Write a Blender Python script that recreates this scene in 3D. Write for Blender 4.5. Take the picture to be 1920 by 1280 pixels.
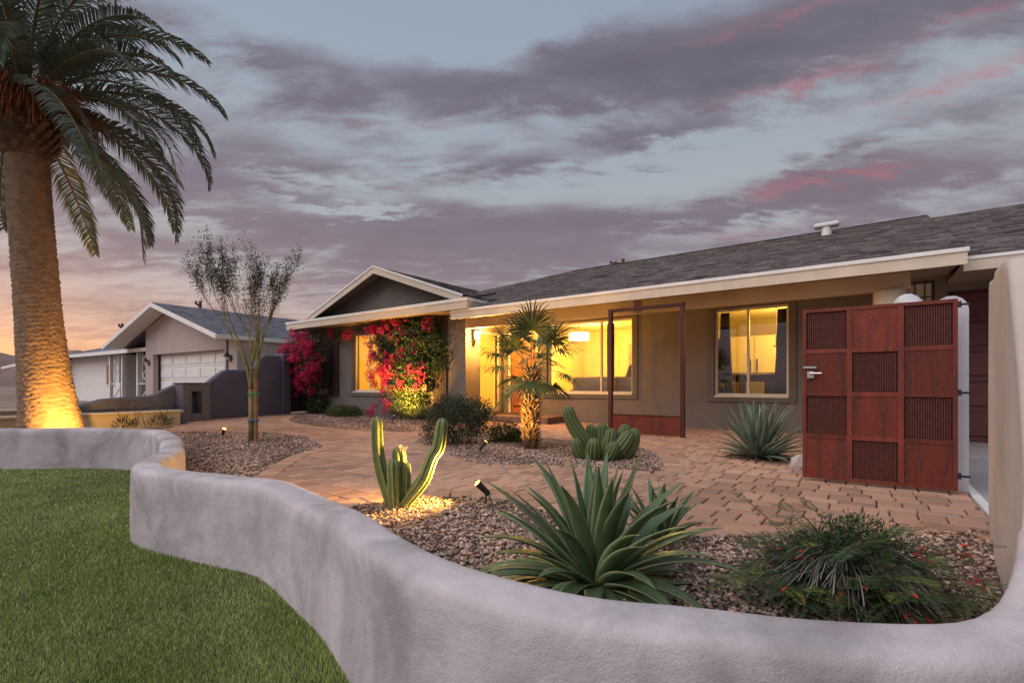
import bpy, bmesh, math, random
import numpy as np
from mathutils import Vector, Matrix

for _o in list(bpy.data.objects):
    bpy.data.objects.remove(_o)
random.seed(7)
SC = bpy.context.scene
COL = SC.collection
RAD = math.radians

# ------------------------------------------------------------------ camera
CAM_H = 0.90
cam_d = bpy.data.cameras.new('camera')
cam = bpy.data.objects.new('camera', cam_d)
COL.objects.link(cam)
cam.location = (0, 0, CAM_H)
cam.rotation_euler = (RAD(90), 0, 0)
cam_d.sensor_width = 36.0
cam_d.lens = 17.25
cam_d.shift_y = 81 / 1920
cam_d.clip_start = 0.05
cam_d.clip_end = 3000
SC.camera = cam

# ------------------------------------------------------------------ view
SC.view_settings.view_transform = 'Standard'
SC.view_settings.look = 'None'
SC.view_settings.gamma = 1.0
SC.view_settings.exposure = 0.6
SC.render.engine = 'CYCLES'
SC.cycles.use_denoising = True
SC.cycles.max_bounces = 8
SC.cycles.transparent_max_bounces = 12
SC.cycles.sample_clamp_indirect = 4.0
SC.cycles.caustics_reflective = False
SC.cycles.caustics_refractive = False

# ------------------------------------------------------------------ node helpers
class NT:
    def __init__(self, tree):
        self.t = tree; self.n = tree.nodes; self.l = tree.links
    def new(self, kind, **kw):
        nd = self.n.new(kind)
        for k, v in kw.items():
            setattr(nd, k, v)
        return nd
    def link(self, a, b):
        self.l.new(a, b)
    def val(self, sock, v):
        if isinstance(v, bpy.types.NodeSocket):
            self.l.new(v, sock)
        else:
            sock.default_value = v
    def math(self, op, a, b=None, clamp=False):
        nd = self.new('ShaderNodeMath', operation=op); nd.use_clamp = clamp
        self.val(nd.inputs[0], a)
        if b is not None: self.val(nd.inputs[1], b)
        return nd.outputs[0]
    def mix(self, f, a, b, blend='MIX'):
        nd = self.new('ShaderNodeMix', data_type='RGBA', blend_type=blend)
        self.val(nd.inputs[0], f); self.val(nd.inputs[6], a); self.val(nd.inputs[7], b)
        return nd.outputs[2]
    def ramp(self, fac, stops, interp='LINEAR'):
        nd = self.new('ShaderNodeValToRGB'); cr = nd.color_ramp; cr.interpolation = interp
        while len(cr.elements) < len(stops): cr.elements.new(0.5)
        for e, (p, c) in zip(cr.elements, stops):
            e.position = p; e.color = c if len(c) == 4 else (*c, 1)
        self.val(nd.inputs[0], fac)
        return nd.outputs[0]
    def noise(self, vec, scale, detail=4, rough=0.55, dist=0.0, w=None):
        nd = self.new('ShaderNodeTexNoise')
        if vec is not None: self.l.new(vec, nd.inputs['Vector'])
        nd.inputs['Scale'].default_value = scale; nd.inputs['Detail'].default_value = detail
        nd.inputs['Roughness'].default_value = rough; nd.inputs['Distortion'].default_value = dist
        return nd.outputs[0]
    def smooth(self, x, lo, hi):
        nd = self.new('ShaderNodeMapRange', interpolation_type='SMOOTHSTEP')
        self.val(nd.inputs[0], x)
        nd.inputs[1].default_value = lo; nd.inputs[2].default_value = hi
        nd.inputs[3].default_value = 0; nd.inputs[4].default_value = 1
        return nd.outputs[0]

# ------------------------------------------------------------------ dusk sky
SUNSET_AZ = math.atan2(-0.78, 0.62)           # where the sun has just gone down
CLOUD_LOC = (3.1, 1.7, 0)
# cloud banks: bearing, height above the horizon, half sizes (radians), how much cloud they add
BANKS = [(0.446, 0.543, 0.354, 0.061, 0.22), (0.183, 0.59, 0.158, 0.037, 0.12), (-0.214, 0.514, 0.343, 0.06, 0.15), (-0.523, 0.39, 0.212, 0.044, 0.13),
         (-0.193, 0.286, 0.67, 0.074, 0.17), (0.489, 0.312, 0.279, 0.015, 0.13), (0.578, 0.39, 0.153, 0.02, 0.12), (0.6, 0.341, 0.089, 0.013, 0.2),
         (0.27, 0.457, 0.121, 0.017, 0.13), (0.022, 0.425, 0.282, 0.027, 0.12), (-0.489, 0.541, 0.102, 0.016, 0.1), (-0.335, 0.617, 0.407, 0.031, -0.2),
         (0.382, 0.376, 0.215, 0.037, -0.14), (0.382, 0.276, 0.187, 0.028, -0.1), (0.13, 0.487, 0.064, 0.025, -0.08), (-0.41, 0.359, 0.11, 0.012, -0.12),
         (-0.285, 0.323, 0.14, 0.011, -0.22), (-0.6, 0.264, 0.118, 0.017, -0.12)]
PINKS = [(0.578, 0.339, 0.088, 0.011, 0.9), (0.539, 0.488, 0.088, 0.009, 0.7), (0.74, 0.428, 0.113, 0.009, 0.8), (0.578, 0.579, 0.175, 0.008, 0.6),
         (0.757, 0.507, 0.063, 0.007, 0.5), (0.446, 0.271, 0.097, 0.008, 0.35), (-0.108, 0.477, 0.15, 0.007, 0.3)]
world = bpy.data.worlds.new('World'); SC.world = world; world.use_nodes = True
def build_world():
    t = NT(world.node_tree); t.n.clear()
    out = t.new('ShaderNodeOutputWorld'); bg = t.new('ShaderNodeBackground')
    t.link(bg.outputs[0], out.inputs[0])
    tc = t.new('ShaderNodeTexCoord')
    sep = t.new('ShaderNodeSeparateXYZ'); t.link(tc.outputs['Generated'], sep.inputs[0])
    X, Y, Z = sep.outputs
    zp = t.math('MAXIMUM', Z, 0.0)
    # clear sky: pale near the middle, bluer above, mauve haze low down
    base = t.ramp(zp, [(0.0, (.40, .30, .31)), (0.10, (.43, .36, .40)), (0.20, (.41, .41, .44)),
                       (0.36, (.37, .41, .455)), (0.60, (.30, .37, .46)), (1.0, (.26, .33, .43))])
    # glow over the place where the sun went down
    sx, sy = math.sin(SUNSET_AZ), math.cos(SUNSET_AZ)
    hl = t.math('SQRT', t.math('ADD', t.math('ADD', t.math('MULTIPLY', X, X), t.math('MULTIPLY', Y, Y)), 1e-5))
    dt = t.math('DIVIDE', t.math('ADD', t.math('MULTIPLY', X, sx), t.math('MULTIPLY', Y, sy)), hl)
    az = t.math('POWER', t.math('MAXIMUM', t.math('ADD', t.math('MULTIPLY', dt, .5), .5), 0.0), 7.0)
    lowz = t.math('POWER', 2.718, t.math('MULTIPLY', zp, -15.0))
    glow = t.math('MULTIPLY', az, lowz, clamp=True)
    base = t.mix(t.math('MULTIPLY', glow, 1.0, clamp=True), base, (1.5, .74, .22, 1))
    # clouds lie on a flat layer overhead
    zz = t.math('ADD', zp, 0.16)
    cx = t.math('DIVIDE', X, zz); cy = t.math('DIVIDE', Y, zz)
    comb = t.new('ShaderNodeCombineXYZ'); t.link(cx, comb.inputs[0]); t.link(cy, comb.inputs[1])
    mp = t.new('ShaderNodeMapping'); t.link(comb.outputs[0], mp.inputs[0])
    mp.inputs['Location'].default_value = CLOUD_LOC
    mp.inputs['Rotation'].default_value = (0, 0, RAD(9)); mp.inputs['Scale'].default_value = (0.72, 1.5, 1)
    P = mp.outputs[0]
    n1 = t.noise(P, 0.95, 3, .5, .15)
    n2 = t.noise(P, 2.7, 10, .60, .25)
    n4 = t.noise(P, 8.0, 8, .62, .3)
    az_ = t.math('ARCTAN2', X, Y); el_ = t.math('ARCSINE', zp)
    # ragged outlines: wobble the bearing and height of every cloud bank
    az_ = t.math('ADD', az_, t.math('MULTIPLY', t.math('SUBTRACT', n2, .5), .34))
    el_ = t.math('ADD', el_, t.math('MULTIPLY', t.math('SUBTRACT', n4, .5), .10))
    def bank(c):
        th, ph, ra, re, am = c
        dx = t.math('MULTIPLY', t.math('SUBTRACT', az_, th), 1 / ra); dy = t.math('MULTIPLY', t.math('SUBTRACT', el_, ph), 1 / re)
        q = t.math('ADD', t.math('MULTIPLY', dx, dx), t.math('MULTIPLY', dy, dy))
        return t.math('MULTIPLY', t.math('POWER', 2.718, t.math('MULTIPLY', q, -.8)), am)
    d = t.math('ADD', t.math('MULTIPLY', n1, .36), t.math('MULTIPLY', n2, .42))
    d = t.math('ADD', d, t.math('MULTIPLY', n4, .22))
    # cloud gets thicker towards the horizon
    d = t.math('ADD', d, t.math('MULTIPLY', t.smooth(zp, .34, .06), .05))
    for c in BANKS: d = t.math('ADD', d, bank(c))
    mask = t.smooth(d, .465, .645)
    core = t.smooth(d, .55, .80)
    ccol = t.ramp(zp, [(0.0, (.42, .27, .26)), (0.10, (.31, .215, .245)), (0.22, (.235, .18, .225)), (0.40, (.20, .165, .215)), (0.8, (.175, .16, .21))])
    cdark = t.ramp(zp, [(0.0, (.38, .25, .25)), (0.10, (.26, .185, .22)), (0.22, (.205, .150, .195)), (0.45, (.125, .105, .145)), (0.8, (.115, .105, .145))])
    ccol = t.mix(core, ccol, cdark)
    ccol = t.mix(t.math('MULTIPLY', glow, .75, clamp=True), ccol, (.80, .44, .25, 1))
    col = t.mix(t.math('MULTIPLY', mask, .94), base, ccol)
    # undersides that still catch the last red light
    pk = None
    for c in PINKS: pk = bank(c) if pk is None else t.math('ADD', pk, bank(c))
    pk = t.math('MULTIPLY', pk, t.math('MULTIPLY', t.smooth(n4, .30, .62), .72), clamp=True)
    col = t.mix(pk, col, (.50, .17, .20, 1))
    # faint physical sky on top (sun just at the horizon)
    sk = t.new('ShaderNodeTexSky', sky_type='NISHITA'); sk.sun_disc = False
    sk.sun_elevation = RAD(1.0); sk.sun_rotation = SUNSET_AZ
    col = t.mix(1.0, col, t.mix(1.0, sk.outputs[0], (.02, .02, .02, 1), 'MULTIPLY'), 'ADD')
    t.link(col, bg.inputs[0])
    bg.inputs[1].default_value = 0.66
build_world()

# after-sunset skylight: very broad, from above and behind the lawn
sun_d = bpy.data.lights.new('sun', 'SUN'); sun = bpy.data.objects.new('sun', sun_d); COL.objects.link(sun)
sun_d.energy = 1.45; sun_d.angle = RAD(70); sun_d.color = (1.0, .93, .93)
sun.location = (-20, -10, 30)
sun.rotation_euler = Vector((0.60, 0.34, -0.72)).to_track_quat('-Z', 'Y').to_euler()

# ------------------------------------------------------------------ object helpers
def tag(o, label=None, cat=None, group=None, kind=None):
    if label: o['label'] = label
    if cat: o['category'] = cat
    if group: o['group'] = group
    if kind: o['kind'] = kind
    return o

def empty(name, loc=(0, 0, 0), rz=0.0, label=None, cat=None, group=None):
    o = bpy.data.objects.new(name, None); COL.objects.link(o)
    o.location = loc; o.rotation_euler = (0, 0, rz); o.empty_display_size = .1
    return tag(o, label, cat, group)

def link(name, me, parent=None, mat=None, loc=None):
    o = bpy.data.objects.new(name, me); COL.objects.link(o)
    if mat is not None and not me.materials: me.materials.append(mat)
    if parent is not None: o.parent = parent
    if loc is not None: o.location = loc
    return o

def copy_tree(o, parent=None):
    c = o.copy(); COL.objects.link(c)
    if parent is not None: c.parent = parent
    for ch in list(o.children):
        copy_tree(ch, c)
    return c

class MB:
    """collects shapes, then becomes one mesh object"""
    def __init__(self):
        self.v = []; self.f = []; self.t = []; self.uv = None
        self.tint = 0.5
    def add(self, vs, fs, tint=None):
        n = len(self.v)
        self.v.extend(vs)
        tt = self.tint if tint is None else tint
        for f in fs:
            self.f.append(tuple(i + n for i in f)); self.t.append(tt)
        return self
    def box(self, x0, x1, y0, y1, z0, z1, tint=None):
        vs = [(x0, y0, z0), (x1, y0, z0), (x1, y1, z0), (x0, y1, z0), (x0, y0, z1), (x1, y0, z1), (x1, y1, z1), (x0, y1, z1)]
        return self.add(vs, [(3, 2, 1, 0), (4, 5, 6, 7), (0, 1, 5, 4), (1, 2, 6, 5), (2, 3, 7, 6), (3, 0, 4, 7)], tint)
    def cbox(self, x0, x1, y0, y1, z0, z1, c=.008, tint=None):
        """box with chamfered vertical edges and top/bottom"""
        r = []
        for z, k in ((z0, c), (z0 + c, 0), (z1 - c, 0), (z1, c)):
            a0, a1, b0, b1 = x0 + k, x1 - k, y0 + k, y1 - k
            r.append([(a0 + c, b0, z), (a1 - c, b0, z), (a1, b0 + c, z), (a1, b1 - c, z), (a1 - c, b1, z), (a0 + c, b1, z), (a0, b1 - c, z), (a0, b0 + c, z)])
        vs = [p for q in r for p in q]
        fs = [tuple(range(7, -1, -1)), tuple(range(24, 32))]
        for k in range(3):
            for i in range(8):
                j = (i + 1) % 8
                fs.append((k * 8 + i, k * 8 + j, k * 8 + 8 + j, k * 8 + 8 + i))
        return self.add(vs, fs, tint)
    def prism(self, poly, d, tint=None):
        """poly: list of 3d points (planar, CCW seen from +d side); d: extrusion vector (towards the front)"""
        n = len(poly)
        vs = [tuple(p) for p in poly] + [(p[0] + d[0], p[1] + d[1], p[2] + d[2]) for p in poly]
        fs = [tuple(range(n - 1, -1, -1)), tuple(range(n, 2 * n))] + [(i, (i + 1) % n, n + (i + 1) % n, n + i) for i in range(n)]
        return self.add(vs, fs, tint)
    def bar(self, p0, p1, w, h=None, up=(0, 0, 1), tint=None):
        h = w if h is None else h
        a = Vector(p0); b = Vector(p1); d = (b - a).normalized(); u = Vector(up)
        s = d.cross(u)
        if s.length < 1e-4: s = d.cross(Vector((1, 0, 0)))
        s.normalize(); u = s.cross(d).normalized()
        vs = []
        for q in (a, b):
            for i, j in ((-1, -1), (1, -1), (1, 1), (-1, 1)):
                vs.append(tuple(q + s * (i * w / 2) + u * (j * h / 2)))
        return self.add(vs, [(0, 1, 2, 3), (7, 6, 5, 4), (4, 5, 1, 0), (5, 6, 2, 1), (6, 7, 3, 2), (7, 4, 0, 3)], tint)
    def tube(self, pts, rads, n=8, cap=True, tint=None):
        pts = [Vector(p) for p in pts]
        if not hasattr(rads, '__len__'): rads = [rads] * len(pts)
        vs = []; prev = None
        for i, p in enumerate(pts):
            d = (pts[min(i + 1, len(pts) - 1)] - pts[max(i - 1, 0)])
            if d.length < 1e-9: d = Vector((0, 0, 1))
            d.normalize()
            if prev is None:
                s = d.cross(Vector((0, 1, 0.13)))
                if s.length < 1e-3: s = d.cross(Vector((1, 0, 0)))
            else:
                s = prev - d * prev.dot(d)
                if s.length < 1e-5: s = d.cross(Vector((1, 0, 0)))
            s.normalize(); prev = s; u = d.cross(s)
            for k in range(n):
                a = 2 * math.pi * k / n
                vs.append(tuple(p + (s * math.cos(a) + u * math.sin(a)) * rads[i]))
        fs = []
        for i in range(len(pts) - 1):
            for k in range(n):
                fs.append((i * n + k, i * n + (k + 1) % n, (i + 1) * n + (k + 1) % n, (i + 1) * n + k))
        if cap:
            fs.append(tuple(range(n - 1, -1, -1))); b = (len(pts) - 1) * n
            fs.append(tuple(range(b, b + n)))
        return self.add(vs, fs, tint)
    def lathe(self, prof, n=16, c=(0, 0, 0), tint=None):
        vs = []
        for r, z in prof:
            for k in range(n):
                a = 2 * math.pi * k / n
                vs.append((c[0] + r * math.cos(a), c[1] + r * math.sin(a), c[2] + z))
        fs = []
        for i in range(len(prof) - 1):
            for k in range(n):
                fs.append((i * n + k, i * n + (k + 1) % n, (i + 1) * n + (k + 1) % n, (i + 1) * n + k))
        fs.append(tuple(range(n - 1, -1, -1))); b = (len(prof) - 1) * n
        fs.append(tuple(range(b, b + n)))
        return self.add(vs, fs, tint)
    def mesh(self, name, mat=None, smooth=False, off=None):
        me = bpy.data.meshes.new(name)
        v = self.v if off is None else [(a - off[0], b - off[1], c - off[2]) for a, b, c in self.v]
        me.from_pydata(v, [], self.f)
        at = me.attributes.new('tint', 'FLOAT', 'FACE')
        at.data.foreach_set('value', np.array(self.t, dtype=np.float32))
        if smooth: me.polygons.foreach_set('use_smooth', [True] * len(me.polygons))
        if mat: me.materials.append(mat)
        me.update()
        return me
    def build(self, name, mat, parent=None, smooth=False, off=None, bevel=0, loc=None):
        o = link(name, self.mesh(name, mat, smooth, off), parent, None, loc)
        if bevel:
            m = o.modifiers.new('bevel', 'BEVEL'); m.width = bevel; m.segments = 2; m.limit_method = 'ANGLE'
        return o

def np_mesh(name, V, F, mat, tint=None, smooth=False, uv=None):
    """V (n,3), F (m,k) all same k"""
    me = bpy.data.meshes.new(name)
    V = np.asarray(V, dtype=np.float32); F = np.asarray(F, dtype=np.int32)
    m, k = F.shape
    me.vertices.add(len(V)); me.vertices.foreach_set('co', V.ravel())
    me.loops.add(m * k); me.loops.foreach_set('vertex_index', F.ravel())
    me.polygons.add(m); me.polygons.foreach_set('loop_start', np.arange(0, m * k, k, dtype=np.int32))
    try: me.polygons.foreach_set('loop_total', np.full(m, k, dtype=np.int32))
    except Exception: pass
    if smooth: me.polygons.foreach_set('use_smooth', np.ones(m, dtype=bool))
    me.update(calc_edges=True)
    if tint is not None:
        at = me.attributes.new('tint', 'FLOAT', 'FACE'); at.data.foreach_set('value', np.asarray(tint, dtype=np.float32))
    if mat: me.materials.append(mat)
    return me

def in_poly(x, y, poly):
    c = False; n = len(poly); j = n - 1
    for i in range(n):
        xi, yi = poly[i]; xj, yj = poly[j]
        if (yi > y) != (yj > y) and x < (xj - xi) * (y - yi) / (yj - yi) + xi: c = not c
        j = i
    return c
def in_poly_np(x, y, poly):
    c = np.zeros(len(x), dtype=bool); n = len(poly); j = n - 1
    for i in range(n):
        xi, yi = poly[i]; xj, yj = poly[j]
        if yi != yj:
            c ^= ((yi > y) != (yj > y)) & (x < (xj - xi) * (y - yi) / (yj - yi) + xi)
        j = i
    return c
def spline(pts, step=.06, closed=False):
    """Catmull-Rom through points of any dimension, resampled"""
    P = [np.array(p, dtype=float) for p in pts]; n = len(P); out = []
    rng = range(n) if closed else range(n - 1)
    for i in rng:
        p0 = P[(i - 1) % n] if (closed or i > 0) else P[0]
        p1 = P[i]; p2 = P[(i + 1) % n]
        p3 = P[(i + 2) % n] if (closed or i + 2 < n) else P[-1]
        L = np.linalg.norm(p2 - p1); k = max(2, int(L / step))
        for s in range(k):
            u = s / k
            out.append(.5 * ((2 * p1) + (-p0 + p2) * u + (2 * p0 - 5 * p1 + 4 * p2 - p3) * u * u + (-p0 + 3 * p1 - 3 * p2 + p3) * u ** 3))
    if not closed: out.append(P[-1])
    return out
def sheet(name, poly, z, mat, kind='structure', depth=0.0):
    bm = bmesh.new()
    vs = [bm.verts.new((p[0], p[1], z)) for p in poly]
    f = bm.faces.new(vs)
    bmesh.ops.recalc_face_normals(bm, faces=[f])
    if f.normal.z < 0: f.normal_flip()
    if depth:
        r = bmesh.ops.extrude_face_region(bm, geom=[f])
        top = [e for e in r['geom'] if isinstance(e, bmesh.types.BMVert)]
        for v in vs: v.co.z = z - depth
        bmesh.ops.recalc_face_normals(bm, faces=bm.faces[:])
    bmesh.ops.triangulate(bm, faces=[x for x in bm.faces if len(x.verts) > 4])
    me = bpy.data.meshes.new(name); bm.to_mesh(me); bm.free()
    o = link(name, me, None, mat)
    if kind: o['kind'] = kind
    return o
HA = RAD(-36.4)                                # the house stands at this angle
HC, HS = math.cos(HA), math.sin(HA)
def H2W(x, y): return (HC * x - HS * y, HS * x + HC * y)
def W2H(x, y): return (HC * x + HS * y, -HS * x + HC * y)
# ------------------------------------------------------------------ materials
MATS = {}
def mat(name, col=(.5, .5, .5), rough=.7, var=0.0, vscale=3.0, bump=0.0, bscale=60.0, metal=0.0, spec=.5, tint=0.0,
        col2=None, sub=0.0, trans=0.0, obj_rand=0.0, emit=None):
    """procedural principled material: blotchy variation between col and col2, bump, per-piece tint"""
    if name in MATS: return MATS[name]
    m = bpy.data.materials.new(name); m.use_nodes = True
    t = NT(m.node_tree); p = m.node_tree.nodes['Principled BSDF']
    tc = t.new('ShaderNodeTexCoord'); P = tc.outputs['Object']
    c = (*col, 1)
    if var or col2:
        n = t.noise(P, vscale, 6, .6, .3)
        f = t.smooth(n, .32, .68)
        if col2 is None:
            lo = tuple(max(0, x * (1 - var)) for x in col) + (1,); hi = tuple(min(1, x * (1 + var)) for x in col) + (1,)
        else: lo, hi = c, (*col2, 1)
        c = t.mix(f, lo, hi)
    if tint:
        at = t.new('ShaderNodeAttribute'); at.attribute_name = 'tint'
        k = t.math('ADD', t.math('MULTIPLY', at.outputs['Fac'], 2 * tint), 1 - tint)
        cb = t.new('ShaderNodeCombineColor')
        for i in range(3): t.link(k, cb.inputs[i])
        c = t.mix(1.0, c, cb.outputs[0], 'MULTIPLY')
    if obj_rand:
        oi = t.new('ShaderNodeObjectInfo')
        k = t.math('ADD', t.math('MULTIPLY', oi.outputs['Random'], 2 * obj_rand), 1 - obj_rand)
        cb = t.new('ShaderNodeCombineColor')
        for i in range(3): t.link(k, cb.inputs[i])
        c = t.mix(1.0, c, cb.outputs[0], 'MULTIPLY')
    t.val(p.inputs['Base Color'], c)
    p.inputs['Roughness'].default_value = rough; p.inputs['Metallic'].default_value = metal
    p.inputs['Specular IOR Level'].default_value = spec
    if bump:
        b = t.new('ShaderNodeBump'); b.inputs['Strength'].default_value = min(1, bump); b.inputs['Distance'].default_value = .02
        t.link(t.noise(P, bscale, 5, .65), b.inputs['Height']); t.link(b.outputs[0], p.inputs['Normal'])
    if emit:
        p.inputs['Emission Color'].default_value = (*emit[0], 1); p.inputs['Emission Strength'].default_value = emit[1]
    if trans:                                  # thin leaf: light comes through
        tr = t.new('ShaderNodeBsdfTranslucent'); t.val(tr.inputs[0], c)
        mx = t.new('ShaderNodeMixShader'); mx.inputs[0].default_value = trans
        t.link(p.outputs[0], mx.inputs[1]); t.link(tr.outputs[0], mx.inputs[2])
        t.link(mx.outputs[0], m.node_tree.nodes['Material Output'].inputs[0])
    MATS[name] = m
    return m

def stucco(name, col, stain=.16, scale=1.3, bump=.35, stain_col=None):
    if name in MATS: return MATS[name]
    m = bpy.data.materials.new(name); m.use_nodes = True
    t = NT(m.node_tree); p = m.node_tree.nodes['Principled BSDF']
    P = t.new('ShaderNodeTexCoord').outputs['Object']
    mp = t.new('ShaderNodeMapping'); t.link(P, mp.inputs[0]); mp.inputs['Scale'].default_value = (1, 1, .85)
    a = t.smooth(t.noise(mp.outputs[0], scale, 6, .62, .6), .35, .70)
    b = t.smooth(t.noise(mp.outputs[0], scale * 4.3, 5, .6, .2), .38, .72)
    dk = stain_col or tuple(x * (1 - stain * 1.6) for x in col)
    hi = tuple(min(1, x * (1 + stain * .5)) for x in col)
    c = t.mix(a, (*hi, 1), (*dk, 1)); c = t.mix(t.math('MULTIPLY', b, .35), c, (*[x * (1 - stain) for x in col], 1))
    g = t.noise(P, 260, 3, .6)
    c = t.mix(t.math('MULTIPLY', t.smooth(g, .48, .70), .45), c, (*[x * .72 for x in col], 1))
    t.link(c, p.inputs['Base Color']); p.inputs['Roughness'].default_value = .92; p.inputs['Specular IOR Level'].default_value = .15
    bp = t.new('ShaderNodeBump'); bp.inputs['Strength'].default_value = bump; bp.inputs['Distance'].default_value = .012
    h = t.math('ADD', t.math('MULTIPLY', t.noise(P, 140, 4, .7), .5), t.math('MULTIPLY', t.noise(P, 14, 4, .6), .9))
    t.link(h, bp.inputs['Height']); t.link(bp.outputs[0], p.inputs['Normal'])
    MATS[name] = m
    return m

def rust(name, c1, c2, c3):
    m = bpy.data.materials.new(name); m.use_nodes = True
    t = NT(m.node_tree); p = m.node_tree.nodes['Principled BSDF']
    P = t.new('ShaderNodeTexCoord').outputs['Object']
    mp = t.new('ShaderNodeMapping'); t.link(P, mp.inputs[0]); mp.inputs['Scale'].default_value = (2.2, 2.2, .32)
    a = t.smooth(t.noise(mp.outputs[0], 5, 8, .68, .8), .32, .7)
    b = t.smooth(t.noise(P, 45, 6, .7, .2), .42, .72)
    c = t.mix(a, (*c1, 1), (*c2, 1)); c = t.mix(t.math('MULTIPLY', b, .55), c, (*c3, 1))
    oi = t.new('ShaderNodeObjectInfo')
    k = t.math('ADD', t.math('MULTIPLY', oi.outputs['Random'], .6), .68)
    cb = t.new('ShaderNodeCombineColor')
    for i in range(3): t.link(k, cb.inputs[i])
    c = t.mix(1.0, c, cb.outputs[0], 'MULTIPLY')
    t.link(c, p.inputs['Base Color']); p.inputs['Roughness'].default_value = .62; p.inputs['Specular IOR Level'].default_value = .35
    bp = t.new('ShaderNodeBump'); bp.inputs['Strength'].default_value = .25; bp.inputs['Distance'].default_value = .004
    t.link(t.noise(P, 120, 5, .7), bp.inputs['Height']); t.link(bp.outputs[0], p.inputs['Normal'])
    MATS[name] = m
    return m

def glass(name, tint=(1, 1, 1), refl=.12):
    m = bpy.data.materials.new(name); m.use_nodes = True
    t = NT(m.node_tree); t.n.remove(m.node_tree.nodes['Principled BSDF'])
    out = m.node_tree.nodes['Material Output']
    tr = t.new('ShaderNodeBsdfTransparent'); tr.inputs[0].default_value = (*tint, 1)
    gl = t.new('ShaderNodeBsdfGlossy'); gl.inputs['Roughness'].default_value = .01
    fr = t.new('ShaderNodeFresnel'); fr.inputs[0].default_value = 1.5
    mx = t.new('ShaderNodeMixShader'); t.link(t.math('ADD', fr.outputs[0], refl * .4, clamp=True), mx.inputs[0])
    t.link(tr.outputs[0], mx.inputs[1]); t.link(gl.outputs[0], mx.inputs[2]); t.link(mx.outputs[0], out.inputs[0])
    MATS[name] = m
    return m

M_wall = stucco('white_stucco', (.57, .505, .52), .24, 1.9, bump=.7, stain_col=(.31, .275, .28))
M_gatewall = stucco('beige_stucco', (.60, .51, .45), .12, 1.4)
M_cream = stucco('cream_stucco', (.62, .52, .38), .10, 1.2)
M_house = stucco('house_stucco', (.205, .176, .158), .12, .9)
M_trim = stucco('trim_stucco', (.17, .145, .128), .10, .9)
M_bluegrey = stucco('blue_grey_stucco', (.155, .150, .195), .12, 1.0)
M_nb = stucco('neighbour_stucco', (.50, .41, .38), .08, .7)
M_nbdark = stucco('grey_block', (.17, .14, .16), .12, .7)
M_pier = stucco('pier_stucco', (.62, .60, .62), .08, 1.3)
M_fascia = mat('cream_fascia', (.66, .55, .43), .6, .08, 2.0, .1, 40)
M_white = mat('white_paint', (.80, .77, .74), .5, .05, 3.0)
M_vinyl = mat('vinyl', (.70, .63, .52), .45, .04, 3.0)
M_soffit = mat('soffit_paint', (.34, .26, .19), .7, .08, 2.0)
M_beam = mat('beam_paint', (.50, .38, .26), .7, .08, 2.0)
M_shingle = mat('shingle', (.135, .106, .100), .92, .25, 9.0, .5, 160, tint=.6, spec=.2)
M_roofbase = mat('roof_felt', (.07, .06, .065), .95, .3, 5.0, .4, 90)
M_nbroof = mat('neighbour_shingle', (.15, .14, .17), .92, .22, 5.0, .5, 60, tint=.3)
M_rust = rust('corten', (.20, .030, .016), (.085, .021, .017), (.25, .055, .021))
M_rustdk = rust('corten_dark', (.085, .022, .017), (.05, .016, .014), (.12, .03, .018))
M_wire = mat('wire_rust', (.15, .040, .026), .7, .2, 20)
M_meshback = mat('mesh_backing', (.030, .009, .008), .85, .2, 9)
M_steel = mat('brushed_steel', (.62, .60, .60), .3, .04, 20, metal=1.0)
M_black = mat('black_metal', (.016, .016, .019), .45, .2, 12)
M_paver = mat('paver', (.50, .262, .170), .9, .16, 6.0, .6, 110, tint=.30, col2=(.44, .285, .215), spec=.2)
M_sand = mat('joint_sand', (.085, .058, .048), .97, .3, 20, .4, 120)
M_gravelbase = mat('gravel_bed', (.13, .085, .065), .97, .5, 60, .9, 70, col2=(.24, .17, .14))
M_stone = mat('gravel_stone', (.40, .23, .145), .85, .3, 14, .2, 160, tint=.8, col2=(.48, .36, .31))
M_turfbase = mat('turf_backing', (.07, .09, .03), .95, .4, 12, .6, 200, col2=(.11, .125, .05))
M_turf = mat('turf_blade', (.265, .335, .085), .6, .3, 1.2, tint=.55, col2=(.36, .40, .145), trans=.25, spec=.3)
M_dirt = mat('desert_dirt', (.30, .21, .16), .97, .25, .8, .5, 25, col2=(.22, .16, .125))
M_conc = mat('concrete', (.36, .33, .34), .9, .12, 1.5, .3, 80)
M_asphalt = mat('asphalt', (.06, .056, .058), .95, .2, 2, .4, 120)
M_glass = glass('window_glass', (1, 1, 1), .28)
M_step = mat('step_tile', (.17, .105, .080), .85, .2, 5, .3, 60)
M_rock = mat('rock', (.55, .46, .42), .9, .2, 6, .7, 18)
M_wood = mat('door_wood', (.30, .105, .030), .45, .3, 4, .2, 40)
M_redgarage = mat('garage_red', (.115, .030, .030), .5, .1, 3)
M_maroon = mat('maroon_gate', (.060, .024, .028), .6, .15, 4)
M_darkbrown = mat('dark_trellis', (.045, .026, .022), .6, .15, 5)
M_boxwood = mat('planter_wood', (.24, .12, .085), .8, .2, 6)
M_bulb = mat('lit_lens', (1, .7, .3), .4, emit=((1.0, .46, .06), 7.0))
M_sconce = mat('lit_lantern_glass', (1, .8, .5), .4, emit=((1.0, .60, .18), 6.0))
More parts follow.
